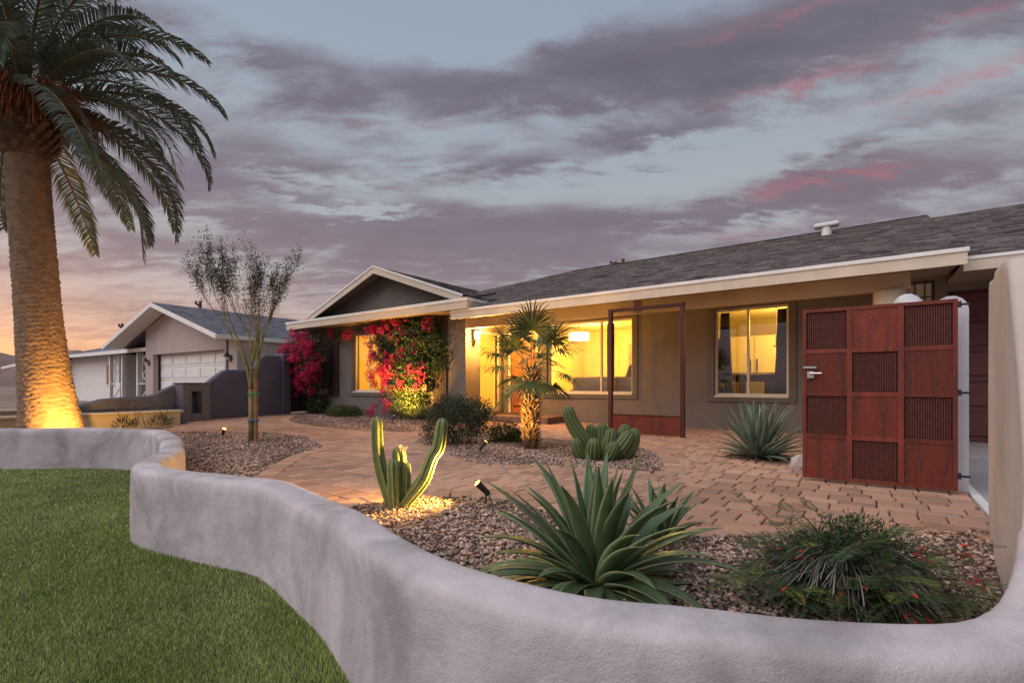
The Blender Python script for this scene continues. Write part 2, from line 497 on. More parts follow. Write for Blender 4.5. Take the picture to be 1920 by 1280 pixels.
# rooms
M_room = mat('room_paint', (.80, .64, .34), .8, .05, 1.0)
M_ceil = mat('room_ceiling', (.80, .72, .55), .8, .04, 1.0)
M_floor = mat('room_floor', (.42, .27, .14), .5, .2, 4.0)
M_sofa = mat('sofa_fabric', (.42, .36, .28), .9, .1, 8)
M_cab = mat('cabinet_white', (.72, .64, .48), .4, .04, 3)
M_navy = mat('curtain_navy', (.035, .042, .055), .8, .25, 12)
M_yellow = mat('chair_yellow', (.75, .55, .06), .5, .05, 4)
M_shadelamp = mat('lamp_shade', (.9, .75, .5), .6, emit=((1.0, .72, .34), 4.0))
# plants
M_agave = None
M_palmleaf = mat('date_leaf', (.105, .138, .090), .40, .3, 3, tint=.5, trans=.22, col2=(.17, .195, .15), spec=.5)
M_rachis = mat('date_rachis', (.16, .13, .05), .6, .25, 4)
M_fruit = mat('date_stalks', (.33, .11, .035), .8, .3, 8, tint=.4)
M_boot = mat('palm_boot', (.14, .088, .064), .95, .35, 12, .6, 60, tint=.4)
M_fan = mat('fan_leaf', (.075, .11, .032), .5, .3, 3, tint=.4, trans=.25, col2=(.12, .15, .055))
M_petiole = mat('fan_petiole', (.20, .20, .07), .5, .2, 6)
M_fanboot = mat('fan_boot', (.34, .20, .10), .9, .4, 20, tint=.55)
M_pvbark = mat('palo_verde_bark', (.22, .18, .060), .7, .25, 9, .3, 60)
M_pvleaf = mat('palo_verde_leaf', (.026, .034, .014), .7, .3, 5, tint=.5)
M_stake = mat('stake_wood', (.32, .15, .08), .85, .2, 10, .3, 60)
M_bougleaf = mat('bougainvillea_leaf', (.050, .085, .028), .5, .3, 4, tint=.55, trans=.3, col2=(.075, .11, .035))
M_bract = mat('bougainvillea_bract', (.62, .020, .085), .6, .2, 6, tint=.4, trans=.35, col2=(.68, .040, .17))
M_stem = mat('woody_stem', (.13, .085, .05), .9, .3, 10, .4, 50)
M_bush = mat('bush_leaf', (.045, .058, .024), .6, .3, 4, tint=.6, trans=.2, col2=(.075, .085, .040))
M_mound = mat('mound_leaf', (.085, .12, .030), .6, .25, 4, tint=.5, trans=.2)
M_fern = mat('fern_leaf', (.038, .078, .028), .55, .3, 4, tint=.6, trans=.2, col2=(.075, .105, .030))
M_fern2 = mat('fern_leaf_yellow', (.16, .20, .035), .6, .25, 5, tint=.45, trans=.25)
M_dead = mat('dead_leaf', (.10, .075, .062), .95, .35, 7, tint=.6, col2=(.19, .155, .15))
M_redflower = mat('red_flower', (.72, .055, .035), .6, .2, 9, tint=.25, trans=.2)
M_pinkflower = mat('coral_flower', (.60, .13, .075), .6, .2, 9, tint=.3)
M_spine = mat('cactus_spine', (.62, .50, .30), .7)
M_woolly = mat('cactus_wool', (.60, .50, .42), .95, .2, 30)
M_tape_g = mat('green_tape', (.02, .30, .10), .5)
M_tape_b = mat('blue_tape', (.03, .16, .35), .5)
M_pole = mat('utility_pole_wood', (.16, .065, .045), .9, .2, 6)
M_hill = mat('hill_rock', (.22, .14, .12), .95, .3, .02, .3, .2)

def plant_uv(name, mid, margin, base, rough=.42, edge=.80):
    """leaf with paler margins (u across, v along)"""
    m = bpy.data.materials.new(name); m.use_nodes = True
    t = NT(m.node_tree); p = m.node_tree.nodes['Principled BSDF']
    uv = t.new('ShaderNodeUVMap'); sp = t.new('ShaderNodeSeparateXYZ'); t.link(uv.outputs[0], sp.inputs[0])
    P = t.new('ShaderNodeTexCoord').outputs['Object']
    u = t.math('ABSOLUTE', t.math('SUBTRACT', t.math('MULTIPLY', sp.outputs[0], 2), 1))
    n = t.noise(P, 9, 5, .6, .3)
    a = t.mix(t.smooth(n, .3, .7), (*mid, 1), (*[x * 1.55 for x in mid], 1))
    st = t.new('ShaderNodeMapping'); t.link(uv.outputs[0], st.inputs[0]); st.inputs['Scale'].default_value = (28, 1.2, 1)
    a = t.mix(t.math('MULTIPLY', t.smooth(t.noise(st.outputs[0], 1, 3, .6), .45, .7), .35), a, (*[x * .6 for x in mid], 1))
    a = t.mix(t.smooth(sp.outputs[1], .30, .0), a, (*base, 1))
    oi = t.new('ShaderNodeObjectInfo')
    k = t.math('ADD', t.math('MULTIPLY', oi.outputs['Random'], .55), .72)
    cb = t.new('ShaderNodeCombineColor')
    for i in range(3): t.link(k, cb.inputs[i])
    a = t.mix(1.0, a, cb.outputs[0], 'MULTIPLY')
    a = t.mix(t.math('MULTIPLY', t.smooth(u, edge, .97), .8), a, (*margin, 1))
    t.link(a, p.inputs['Base Color']); p.inputs['Roughness'].default_value = rough
    bp = t.new('ShaderNodeBump'); bp.inputs['Strength'].default_value = .2; bp.inputs['Distance'].default_value = .004
    t.link(t.noise(st.outputs[0], 1.6, 3, .6), bp.inputs['Height']); t.link(bp.outputs[0], p.inputs['Normal'])
    MATS[name] = m
    return m
M_agave = plant_uv('agave_leaf', (.085, .135, .058), (.36, .36, .19), (.20, .24, .06))
M_agave2 = plant_uv('blue_agave_leaf', (.115, .160, .115), (.30, .28, .17), (.20, .22, .10))

def ribbed(name, valley, crest, tip):
    """cactus skin: pale spine line along every rib (u = around, v = along)"""
    m = bpy.data.materials.new(name); m.use_nodes = True
    t = NT(m.node_tree); p = m.node_tree.nodes['Principled BSDF']
    at = t.new('ShaderNodeAttribute'); at.attribute_name = 'rib'
    P = t.new('ShaderNodeTexCoord').outputs['Object']
    n = t.noise(P, 22, 4, .6)
    a = t.mix(t.smooth(n, .3, .7), (*valley, 1), (*[x * 1.35 for x in valley], 1))
    dots = t.smooth(t.noise(P, 120, 2, .5), .40, .58)
    a = t.mix(t.math('MULTIPLY', t.smooth(at.outputs['Fac'], .80, 1.0), t.math('ADD', t.math('MULTIPLY', dots, .6), .3)), a, (*crest, 1))
    t.link(a, p.inputs['Base Color']); p.inputs['Roughness'].default_value = .55
    MATS[name] = m
    return m
M_cactus = ribbed('column_cactus_skin', (.100, .140, .042), (.55, .50, .28), (.1, .15, .06))
M_cactus2 = ribbed('clump_cactus_skin', (.060, .095, .028), (.50, .38, .18), (.1, .15, .06))
# ------------------------------------------------------------------ ground, lawn, garden wall, patio
rs = np.random.RandomState(11)
WALL = [(-15, 6.45, .30), (-10.5, 6.62, .30), (-7.1, 6.76, .30), (-5.55, 6.80, .30), (-4.72, 6.50, .30), (-4.05, 5.80, .30), (-3.50, 5.05, .30),
        (-3.10, 4.45, .30), (-2.93, 4.02, .30), (-2.74, 3.67, .30), (-2.43, 3.46, .30), (-2.14, 3.34, .30), (-1.80, 3.17, .30), (-1.49, 3.05, .30),
        (-1.19, 2.74, .30), (-.88, 2.41, .30), (-.75, 2.26, .30), (-.455, 1.82, .30), (-.21, 1.60, .30), (-.015, 1.455, .30),
        (.175, 1.345, .30), (.40, 1.275, .30), (.755, 1.19, .30), (1.22, 1.17, .31), (1.52, 1.33, .46), (1.78, 1.58, .98), (1.99, 1.83, 1.36),
        (2.24, 2.09, 1.455), (2.55, 2.44, 1.50), (2.84, 2.75, 1.53), (2.985, 2.93, 1.545)]
WC = spline(WALL, .07)
for _k in range(7):                          # trowelled by hand: no kinks in the sweep
    WC = [WC[0]] + [.25 * WC[i - 1] + .5 * WC[i] + .25 * WC[i + 1] for i in range(1, len(WC) - 1)] + [WC[-1]]
LAWN_Z = -.25
TER_Z = -.035
sheet('ground', [(-900, -600), (900, -600), (900, 900), (-900, 900)], -.34, M_dirt)
line = [(p[0], p[1]) for p in WC]
sheet('yard_terrace', line + [(3.05, 2.60), (2.3, 1.0), (2.2, -4), (70, -4), (70, 110), (-110, 110), (-110, 6.45)], TER_Z, M_dirt, depth=.3)
lawn_poly = line + [(2.9, 2.6), (2.2, .9), (2.1, -4), (-16, -4)]
sheet('lawn', lawn_poly, LAWN_Z, M_turfbase)
# paved road and far street sheet beyond the lawn side
def turf():
    n = 500000
    F = np.exp(rs.uniform(math.log(1.0), math.log(7.2), n)); r = rs.uniform(-2.0, .5, n)
    R = r * F
    ok = in_poly_np(R, F, lawn_poly); R, F = R[ok], F[ok]; n = len(R)
    # keep the blades clear of the wall's own thickness
    W = np.array([p[:2] for p in WC]); d = np.full(n, 9.0)
    for a in range(0, n, 20000):
        dd = np.hypot(R[a:a + 20000, None] - W[None, :, 0], F[a:a + 20000, None] - W[None, :, 1]).min(1); d[a:a + 20000] = dd
    ok = d > .108; R, F = R[ok], F[ok]; n = len(R)
    clump = np.sin(R * 3.1 + F * 1.3) * .5 + np.sin(R * 7.7 - F * 5.1) * .3 + np.sin(R * 17 + F * 13) * .25
    h = rs.uniform(.012, .023, n) * (1 + .22 * clump); w = .0017 * F + .0012
    a = rs.uniform(0, 6.283, n); lean = rs.uniform(.1, .9, n) * h; la = rs.normal(2.4, .9, n)
    dx, dy = np.cos(a) * w / 2, np.sin(a) * w / 2
    lx, ly = np.cos(la) * lean, np.sin(la) * lean
    z0 = np.full(n, LAWN_Z)
    V = np.empty((n, 4, 3), np.float32)
    V[:, 0] = np.stack([R - dx, F - dy, z0], 1); V[:, 1] = np.stack([R + dx, F + dy, z0], 1)
    V[:, 2] = np.stack([R + dx * .35 + lx, F + dy * .35 + ly, z0 + h], 1); V[:, 3] = np.stack([R - dx * .35 + lx, F - dy * .35 + ly, z0 + h], 1)
    Fc = np.arange(n * 4).reshape(n, 4)
    big = np.sin(R * .9 + 1.3 * np.sin(F * .7)) * np.sin(F * 1.1 + R * .5); tint = np.clip(.48 + .15 * clump + .14 * big + rs.normal(0, .24, n), 0, 1); tint[rs.uniform(0, 1, n) < .02] = 1.2
    o = link('turf', np_mesh('turf', V.reshape(-1, 3), Fc, M_turf, tint)); tag(o, 'short green artificial grass in front of the curving wall', 'grass', kind='stuff')
turf()

def garden_wall(WC, name, material, label, T=.105, RR=.085, ex=.55):
    ZB = -.33
    n = len(WC); rings = []
    for i in range(n):
        p = WC[i]; a = WC[max(i - 1, 0)]; b = WC[min(i + 1, n - 1)]
        d = np.array([b[0] - a[0], b[1] - a[1]]); d /= np.linalg.norm(d); nn = np.array([d[1], -d[0]])   # towards the lawn
        zt = p[2] + .004 * math.sin(i * .31) + .002 * math.sin(i * .9)
        prof = [(T, ZB), (T + .004, -.1), (T + .002, (zt - .1) * .5), (T, zt - RR)]
        for k in range(1, 9):
            an = math.pi * k / 9; c = math.cos(an); s = math.sin(an)
            prof.append((T * (abs(c) ** ex) * (1 if c > 0 else -1), zt - RR + RR * (s ** ex)))
        prof += [(-T, zt - RR), (-T - .003, (zt - .1) * .5), (-T, -.1), (-T, ZB)]
        wob = .004 * math.sin(i * .37 + 1)
        rings.append([(p[0] + nn[0] * (o + wob), p[1] + nn[1] * (o + wob), z) for o, z in prof])
    m = MB(); k = len(rings[0])
    vs = [q for r in rings for q in r]
    fs = [(i * k + j, i * k + j + 1, (i + 1) * k + j + 1, (i + 1) * k + j) for i in range(n - 1) for j in range(k - 1)]
    fs.append(tuple(range((n - 1) * k, n * k))); fs.append(tuple(range(k - 1, -1, -1)))
    m.add(vs, fs)
    o = m.build(name, material, smooth=True)
    tag(o, label, 'wall')
    md = o.modifiers.new('edge', 'EDGE_SPLIT'); md.split_angle = RAD(60)
_cut = min(range(len(WC)), key=lambda i: (WC[i][0] - 1.52) ** 2 + (WC[i][1] - 1.33) ** 2)
garden_wall(WC[:_cut + 2], 'garden_wall', M_wall, 'long low curving lavender-white stucco wall with rounded top around the lawn')
garden_wall(WC[_cut:], 'gate_wall', M_gatewall, 'tall beige stucco wall end standing opposite the rusty gate', .103, .05, .5)

# planting beds (world x, y)
BED_A_EDGE = [(2.93, 3.00), (2.23, 2.97), (1.58, 2.94), (1.01, 2.93), (.52, 3.16), (.10, 3.70), (-.16, 3.90), (-.69, 3.95), (-1.12, 3.72), (-1.30, 3.25), (-1.34, 2.92)]
BED_A = BED_A_EDGE + [(-.88, 2.41), (-.455, 1.82), (-.015, 1.455), (.40, 1.275), (.755, 1.19), (1.22, 1.17), (1.52, 1.33), (2.02, 1.81), (2.62, 2.40), (2.95, 2.86)]
BED_B = [(-1.575, 7.67), (-.945, 6.79), (-.70, 6.05), (-.358, 5.62), (.042, 5.52), (.47, 5.46), (1.09, 5.27), (1.46, 5.10), (1.66, 5.34), (1.86, 6.5), (1.80, 7.14), (.95, 7.95), (.50, 8.36), (-.31, 9.2), (-1.24, 8.8)]
BED_C_EDGE = [(-6.3, 9.35), (-5.6, 9.40), (-4.52, 9.2), (-3.67, 8.62), (-2.98, 7.55), (-2.74, 7.0), (-2.80, 6.27), (-2.66, 5.41), (-2.50, 4.7), (-2.40, 4.2), (-2.42, 3.52)]
BED_C = BED_C_EDGE + [(-2.74, 3.67), (-3.10, 4.45), (-3.50, 5.05), (-4.05, 5.80), (-4.72, 6.50), (-5.55, 6.80), (-6.5, 6.8), (-7.2, 8.0)]
WX0, WX1, WY = -14.9, -8.0, 8.95                     # front wing of the house (house axes)
FY = 10.48                                            # main facade
c0 = H2W(WX0, WY); c1 = H2W(WX1, WY)
BED_D_EDGE = [(-6.45, 15.0), (-6.1, 13.6), (-5.35, 11.9), (-4.36, 10.75), (-3.43, 9.92), (-2.69, 9.55), (-1.95, 9.38), (-1.45, 9.7), (-1.05, 10.8)]
BED_D = BED_D_EDGE + [c1, c0]
BEDS = [spline(BED_A_EDGE, .1) + [np.array(p) for p in BED_A[len(BED_A_EDGE):]], spline(BED_B, .1, True),
        spline(BED_C_EDGE, .1) + [np.array(p) for p in BED_C[len(BED_C_EDGE):]], spline(BED_D_EDGE, .1) + [np.array(c1), np.array(c0)]]
BEDS = [[(float(p[0]), float(p[1])) for p in b] for b in BEDS]
f0 = H2W(WX1, FY); f1 = H2W(.62, FY); f2 = H2W(.62, 4.3)
PATIO = [(2.93, 3.0), (2.23, 2.9), (1.0, 2.8), (.0, 3.5), (-1.2, 3.6), (-1.3, 3.0), (-1.8, 3.2), (-2.43, 3.5), (-2.6, 4.5), (-3.5, 6.0), (-4.0, 8), (-6.3, 9.0), (-7.05, 10.0), (-7.5, 11.25),
         (-8.0, 12.4), (-7.15, 15.1), (-6.75, 16.0), c1, f0, f1, f2]
sheet('patio', PATIO, -.022, M_sand)
patio = bpy.data.objects['patio']
for nm, b in zip(('gravel_bed', 'gravel_bed', 'gravel_bed', 'gravel_bed'), BEDS):
    sheet(nm, b, -.014, M_gravelbase)

def paver_box(m, cx, cy, ang, lx, ly, z1, tint, j=.0035):
    """bevelled paver centred at cx,cy"""
    c, s = math.cos(ang), math.sin(ang); ch = .008
    hx, hy = lx / 2 - .0048, ly / 2 - .0060
    vs = []
    for z, k in ((-.05, 0), (z1 - ch * .8, 0), (z1, ch)):
        for sx, sy in ((-1, -1), (1, -1), (1, 1), (-1, 1)):
            x, y = sx * (hx - k), sy * (hy - k)
            vs.append((cx + c * x - s * y, cy + s * x + c * y, z))
    fs = [(8, 9, 10, 11)]
    for a in (0, 4):
        for i in range(4):
            fs.append((a + i, a + (i + 1) % 4, a + 4 + (i + 1) % 4, a + 4 + i))
    m.add(vs, fs, tint)

def pavers():
    rr = random.Random(5); items = []
    edges = [spline(BED_A_EDGE, .05), spline(BED_B + BED_B[:1], .05), spline(BED_C_EDGE, .05), spline(BED_D_EDGE, .05)]
    # border course: one row of pavers laid along every bed
    for ei, e in enumerate(edges):
        e = [np.array(p) for p in e]; sgn = -1 if ei != 1 else 1
        dist = 0; nxt = .08
        for i in range(1, len(e)):
            seg = np.linalg.norm(e[i] - e[i - 1])
            while dist + seg > nxt:
                u = (nxt - dist) / seg; p = e[i - 1] * (1 - u) + e[i] * u
                a = e[max(i - 3, 0)]; b = e[min(i + 3, len(e) - 1)]
                d = (b - a) / np.linalg.norm(b - a); nn = np.array([d[1], -d[0]]) * sgn
                q = p + nn * .10
                if in_poly(p[0] + nn[0] * .4, p[1] + nn[1] * .4, BEDS[ei]): q = p - nn * .10
                if q[0] > 2.2 or min((w_[0] - q[0]) ** 2 + (w_[1] - q[1]) ** 2 for w_ in WC) > .036: items.append((q[0], q[1], math.atan2(d[1], d[0]), .16, .205, .006 + rr.uniform(-.001, .001), min(1, max(0, rr.gauss(.55, .2)))))
                nxt += .16
            dist += seg
    # field: rows along the front of the house, long and short courses in turn
    y = 2.0; row = 0
    while y < FY - .05:
        dep = (.235, .12, .235, .16)[row % 4]; yc = y + dep / 2
        x = -17 + rr.uniform(0, .3)
        while x < .62:
            w = rr.choice((.155, .155, .155, .20)) if dep > .2 else rr.choice((.155, .235, .20))
            if x + w > .62: w = max(.05, .63 - x)
            xc = x + w / 2; wx, wy = H2W(xc, yc)
            if in_poly(wx, wy, PATIO) and xc + w / 2 < .64 and not any(in_poly(wx, wy, b) for b in BEDS):
                bad = False
                for e in edges:
                    for p in e[::3]:
                        if (p[0] - wx) ** 2 + (p[1] - wy) ** 2 < .0090: bad = True; break
                    if bad: break
                if not bad and wx < 2.3 and min((w_[0] - wx) ** 2 + (w_[1] - wy) ** 2 for w_ in WC[::2]) < .03: bad = True
                if not bad:
                    cl = .5 + .16 * math.sin(wx * 1.7 + wy * .6) + .12 * math.sin(wx * .8 - wy * 2.3)
                    items.append((wx, wy, HA, w, dep, rr.uniform(-.0028, .0022), min(1, max(0, rr.gauss(cl, .2)))))
            x += w
        y += dep; row += 1
    items = [it for it in items if it[1] > 0]
    # only the pavers the low wall does not hide count as near ones
    items.sort(key=lambda it: (it[0] ** 2 + it[1] ** 2))
    vis = [it for it in items if abs(it[0] / it[1]) < 1.05 and it[1] > 2.9]
    near = set(id(it) for it in vis[:290])
    rest = MB()
    for it in items:
        if id(it) in near:
            m = MB(); paver_box(m, 0, 0, it[2], it[3], it[4], it[5], it[6])
            m.build('paver', M_paver, patio, loc=(it[0], it[1], 0))
        else: paver_box(rest, *it)
    o = rest.build('paver_field', M_paver, patio); o['kind'] = 'stuff'
pavers()

# icosphere-like pebble from a squashed cube with cut corners (octahedron subdivided once would cost more)
PEB_V = np.array([(1, 0, 0), (-1, 0, 0), (0, 1, 0), (0, -1, 0), (0, 0, 1), (0, 0, -1), (.62, .62, .5), (-.62, .62, .5), (-.62, -.62, .5), (.62, -.62, .5)], np.float32)
PEB_F = np.array([(0, 6, 9), (2, 7, 6), (1, 8, 7), (3, 9, 8), (4, 9, 6), (4, 6, 7), (4, 7, 8), (4, 8, 9), (0, 2, 6), (2, 1, 7), (1, 3, 8), (3, 0, 9), (5, 2, 0), (5, 1, 2), (5, 3, 1), (5, 0, 3)])
def gravel(name, poly, n, s0, s1, label, near=None, seed=1):
    r = np.random.RandomState(seed)
    P = np.array(poly); lo, hi = P.min(0), P.max(0)
    x = r.uniform(lo[0], hi[0], n); y = r.uniform(lo[1], hi[1], n)
    ok = in_poly_np(x, y, poly)
    if near: ok &= r.uniform(0, 1, n) < np.clip((near / np.hypot(x, y)) ** 1.3, 0, 1)
    W = np.array([p[:2] for p in WC]); x, y = x[ok], y[ok]
    if len(x):
        d = np.concatenate([np.hypot(x[a:a + 8000, None] - W[None, :, 0], y[a:a + 8000, None] - W[None, :, 1]).min(1) for a in range(0, len(x), 8000)])
        x, y = x[d > .115], y[d > .115]
    n = len(x); s = s0 + (s1 - s0) * r.uniform(0, 1, n) ** 2.2
    sc = np.stack([s * r.uniform(.8, 1.25, n), s * r.uniform(.6, .95, n), s * r.uniform(.4, .75, n)], 1)
    V = PEB_V[None] * (1 + r.uniform(-.22, .22, (n, len(PEB_V), 1))); V = V * sc[:, None, :]
    a = r.uniform(0, 6.283, n); tl = r.normal(0, .45, n)
    V = np.stack([V[..., 0], V[..., 1] * np.cos(tl)[:, None] - V[..., 2] * np.sin(tl)[:, None], V[..., 1] * np.sin(tl)[:, None] + V[..., 2] * np.cos(tl)[:, None]], -1)
    V = np.stack([V[..., 0] * np.cos(a)[:, None] - V[..., 1] * np.sin(a)[:, None], V[..., 0] * np.sin(a)[:, None] + V[..., 1] * np.cos(a)[:, None], V[..., 2]], -1)
    mound = .012 + .010 * np.sin(x * 4.1) * np.sin(y * 3.3)
    V = V + np.stack([x, y, mound - .012 + sc[:, 2] * r.uniform(.0, .9, n)], 1)[:, None, :]
    F = (PEB_F[None] + (np.arange(n) * len(PEB_V))[:, None, None]).reshape(-1, 3)
    tint = np.repeat(np.clip(r.normal(.47, .24, n) + .12 * np.sin(x * 5 + y * 3), .02, 1), len(PEB_F))
    o = link(name, np_mesh(name, V.reshape(-1, 3), F, M_stone, tint))
    tag(o, label, 'gravel', kind='stuff')
gravel('gravel', BEDS[0], 46000, .006, .019, 'pinkish brown gravel around the agave behind the low white wall', near=2.6, seed=3)
gravel('gravel', BEDS[1], 22000, .009, .019, 'pinkish gravel round the fan palm island bed', seed=4)
gravel('gravel', BEDS[2], 26000, .010, .022, 'pinkish gravel under the young staked tree', seed=5)
gravel('gravel', BEDS[3], 12000, .012, .024, 'pinkish gravel along the wall below the bougainvillea', seed=6)
# driveway at the garage
dw = [H2W(.70, 2.0), H2W(9, 2.0), H2W(9, 10.9), H2W(.70, 10.9)]
sheet('driveway', dw, -.004, M_conc)
m = MB(); m.box(.64, .70, 4.45, 10.4, -.05, .004); m.build('driveway_kerb_strip', M_white)['kind'] = 'structure'
bpy.data.objects['driveway_kerb_strip'].rotation_euler = (0, 0, HA)
# ------------------------------------------------------------------ main house (house axes: x along the front, y inwards)
HO = (-4.0, FY, 0.0)
hw = H2W(HO[0], HO[1])
house = empty('ranch_house', (hw[0], hw[1], 0), HA, 'long single-storey grey-brown stucco ranch house with lit windows and red front garage door', 'house')
def hp(m, name, material, parent=None, smooth=False, bevel=0):
    return m.build(name, material, parent or house, smooth, HO, bevel)
def holed(m, axis, a0, a1, z0, z1, b0, b1, holes):
    """wall slab along 'x' or 'y' made of blocks round the openings (a0..a1 along, b0..b1 thickness)"""
    def blk(p0, p1, q0, q1):
        if p1 - p0 < 1e-4 or q1 - q0 < 1e-4: return
        if axis == 'x': m.box(p0, p1, b0, b1, q0, q1)
        else: m.box(b0, b1, p0, p1, q0, q1)
    hs = sorted(holes); x = a0
    for h in hs:
        blk(x, h[0], z0, z1); blk(h[0], h[1], z0, h[2]); blk(h[0], h[1], h[3], z1); x = h[1]
    blk(x, a1, z0, z1)
WIN2 = (-6.62, -4.36, .70, 2.41); WIN3 = (-2.61, -1.28, .68, 2.42); DOOR = (-7.86, -6.92, .16, 2.28); GAR = (.95, 6.0, 0.0, 2.40); SMALL = (.42, .80, 1.80, 2.60)
WINW = (-12.45, -11.12, .70, 2.38)
SIDE = (9.50, 10.36, .20, 2.26)
WT = .20
m = MB(); holed(m, 'x', -8.0, 7.0, -.05, 2.80, FY, FY + WT, [DOOR, WIN2, WIN3, SMALL, GAR]); hp(m, 'front_wall', M_house)
m = MB(); holed(m, 'x', WX0, WX1, -.05, 3.02, WY, WY + WT, [WINW]); hp(m, 'wing_wall', M_house)
m = MB(); holed(m, 'y', WY + WT, FY, -.05, 2.80, -8.20, -8.0, [SIDE]); hp(m, 'entry_side_wall', M_house)
m = MB(); m.box(WX0, WX0 + .2, WY + WT, 16, -.05, 2.95); m.box(6.8, 7.0, FY + WT, 16, -.05, 2.75); m.box(WX0, 7.0, 16, 16.2, -.05, 2.75); hp(m, 'outer_wall', M_house)

def trim(name, x0, x1, z0, z1, y, parent, w=.125, d=.035, mt=None):
    m = MB()
    m.box(x0 - w, x1 + w, y - d, y, z0 - w, z0); m.box(x0 - w, x1 + w, y - d, y, z1, z1 + w * .75)
    m.box(x0 - w, x0, y - d, y, z0, z1); m.box(x1, x1 + w, y - d, y, z0, z1)
    return hp(m, 'surround', mt or M_trim, parent, bevel=.008)
def window(x0, x1, z0, z1, y, muls, name='window', fr=.045):
    """vinyl window set in the wall at depth y: frame, panes between the mullions"""
    w = MB(); yy0, yy1 = y + .05, y + .11
    w.box(x0, x1, yy0, yy1, z0, z0 + fr); w.box(x0, x1, yy0, yy1, z1 - fr, z1)
    w.box(x0, x0 + fr, yy0, yy1, z0 + fr, z1 - fr); w.box(x1 - fr, x1, yy0, yy1, z0 + fr, z1 - fr)
    for c in muls: w.box(c - fr * .5, c + fr * .5, yy0 - .006, yy1, z0 + fr, z1 - fr)
    o = hp(w, name, M_vinyl, bevel=.005)
    xs = [x0 + fr] + [v for c in muls for v in (c - fr * .5, c + fr * .5)] + [x1 - fr]
    for a, b in zip(xs[::2], xs[1::2]):
        g = MB(); g.add([(a - .004, yy0 + .03, z0 + fr - .004), (b + .004, yy0 + .03, z0 + fr - .004), (b + .004, yy0 + .03, z1 - fr + .004), (a - .004, yy0 + .03, z1 - fr + .004)], [(0, 1, 2, 3)])
        hp(g, 'pane', M_glass, o)
    s = MB(); s.box(x0 + .002, x1 - .002, y - .05, y + .048, z0 - .03, z0 + .004); hp(s, 'sill', M_vinyl, o, bevel=.006)
    return o
wo = window(*WIN2, FY, [-5.16]); trim('t', *WIN2, FY, wo)
wo = window(*WIN3, FY, [-1.99]); trim('t', *WIN3, FY, wo)
wo = window(*WINW, WY, [-11.76]); trim('t', *WINW, WY, wo, w=.13)
# entry side light (in the side wall)
w = MB(); y0, y1, z0, z1 = SIDE; fr = .05
w.box(-8.12, -8.05, y0, y1, z0, z0 + .12); w.box(-8.12, -8.05, y0, y1, z1 - fr, z1); w.box(-8.12, -8.05, y0, y0 + fr, z0 + .12, z1 - fr); w.box(-8.12, -8.05, y1 - fr, y1, z0 + .12, z1 - fr)
so = hp(w, 'entry_side_light', M_vinyl, bevel=.005)
g = MB(); g.add([(-8.085, y0 + fr, z0 + .12), (-8.085, y1 - fr, z0 + .12), (-8.085, y1 - fr, z1 - fr), (-8.085, y0 + fr, z1 - fr)], [(0, 1, 2, 3)]); hp(g, 'pane', M_glass, so)
# front door: slab with raised panels, frame, handle
x0, x1, z0, z1 = DOOR
d = MB(); d.box(x0 + .07, x1 - .07, FY + .07, FY + .12, z0 + .01, z1 - .07); dr = hp(d, 'front_door', M_wood)
for (a, b, c, e) in ((.14, .44, .18, .78), (.50, .80, .18, .78), (.14, .44, .90, 1.90), (.50, .80, .90, 1.90)):
    q = MB(); q.cbox(x0 + a, x0 + b, FY + .045, FY + .072, z0 + c, z0 + e, .012); hp(q, 'panel', M_wood, dr)
q = MB(); q.tube([(x0 + .13, FY + .04, z0 + 1.0), (x0 + .13, FY - .02, z0 + 1.0), (x0 + .24, FY - .02, z0 + 1.0)], .011, 8); hp(q, 'door_handle', M_steel, dr)
d = MB(); d.box(x0, x0 + .065, FY + .02, FY + .13, z0, z1); d.box(x1 - .065, x1, FY + .02, FY + .13, z0, z1); d.box(x0 + .065, x1 - .065, FY + .02, FY + .13, z1 - .065, z1); hp(d, 'door_frame', M_vinyl)
m = MB(); m.cbox(-7.98, -5.95, FY - 1.05, FY - .002, -.02, .155, .015); hp(m, 'door_step', M_step)
m = MB(); m.cbox(-7.80, -6.98, FY - .75, FY - .12, .156, .172, .005); dm = hp(m, 'door_mat', M_darkbrown)
# small high window of the garage store
x0, x1, z0, z1 = SMALL
w = MB(); w.box(x0, x1, FY + .02, FY + .06, z0, z0 + .04); w.box(x0, x1, FY + .02, FY + .06, z1 - .04, z1); w.box(x0, x0 + .04, FY + .02, FY + .06, z0 + .04, z1 - .04); w.box(x1 - .04, x1, FY + .02, FY + .06, z0 + .04, z1 - .04)
for k in (1, 2): w.box(x0 + k * .127 - .008, x0 + k * .127 + .008, FY + .022, FY + .058, z0 + .04, z1 - .04)
for k in (1, 2): w.box(x0 + .04, x1 - .04, FY + .021, FY + .059, z0 + k * .267 - .008, z0 + k * .267 + .008)
sw = hp(w, 'window', M_darkbrown)
g = MB(); g.box(x0 + .04, x1 - .04, FY + .036, FY + .044, z0 + .04, z1 - .04); hp(g, 'pane', mat('pale_reflection_pane', (.62, .58, .50), .2), sw)  # plain pale colour stands in for outside light reflected in the pane
# garage door: sections with raised panels
x0, x1, z0, z1 = GAR
gd = MB(); gd.box(x0, x1, FY + .12, FY + .15, 0, z1); gdo = hp(gd, 'garage_door', M_redgarage)
for r in range(5):
    for c in range(6):
        q = MB(); px = x0 + .06 + c * .83; pz = .03 + r * .478
        q.cbox(px, px + .78, FY + .095, FY + .122, pz + .05, pz + .43, .014); hp(q, 'panel', M_redgarage, gdo)
    q = MB(); q.box(x0, x1, FY + .108, FY + .1195, r * .478 + .006, r * .478 + .034); hp(q, 'section_rail', M_redgarage, gdo)
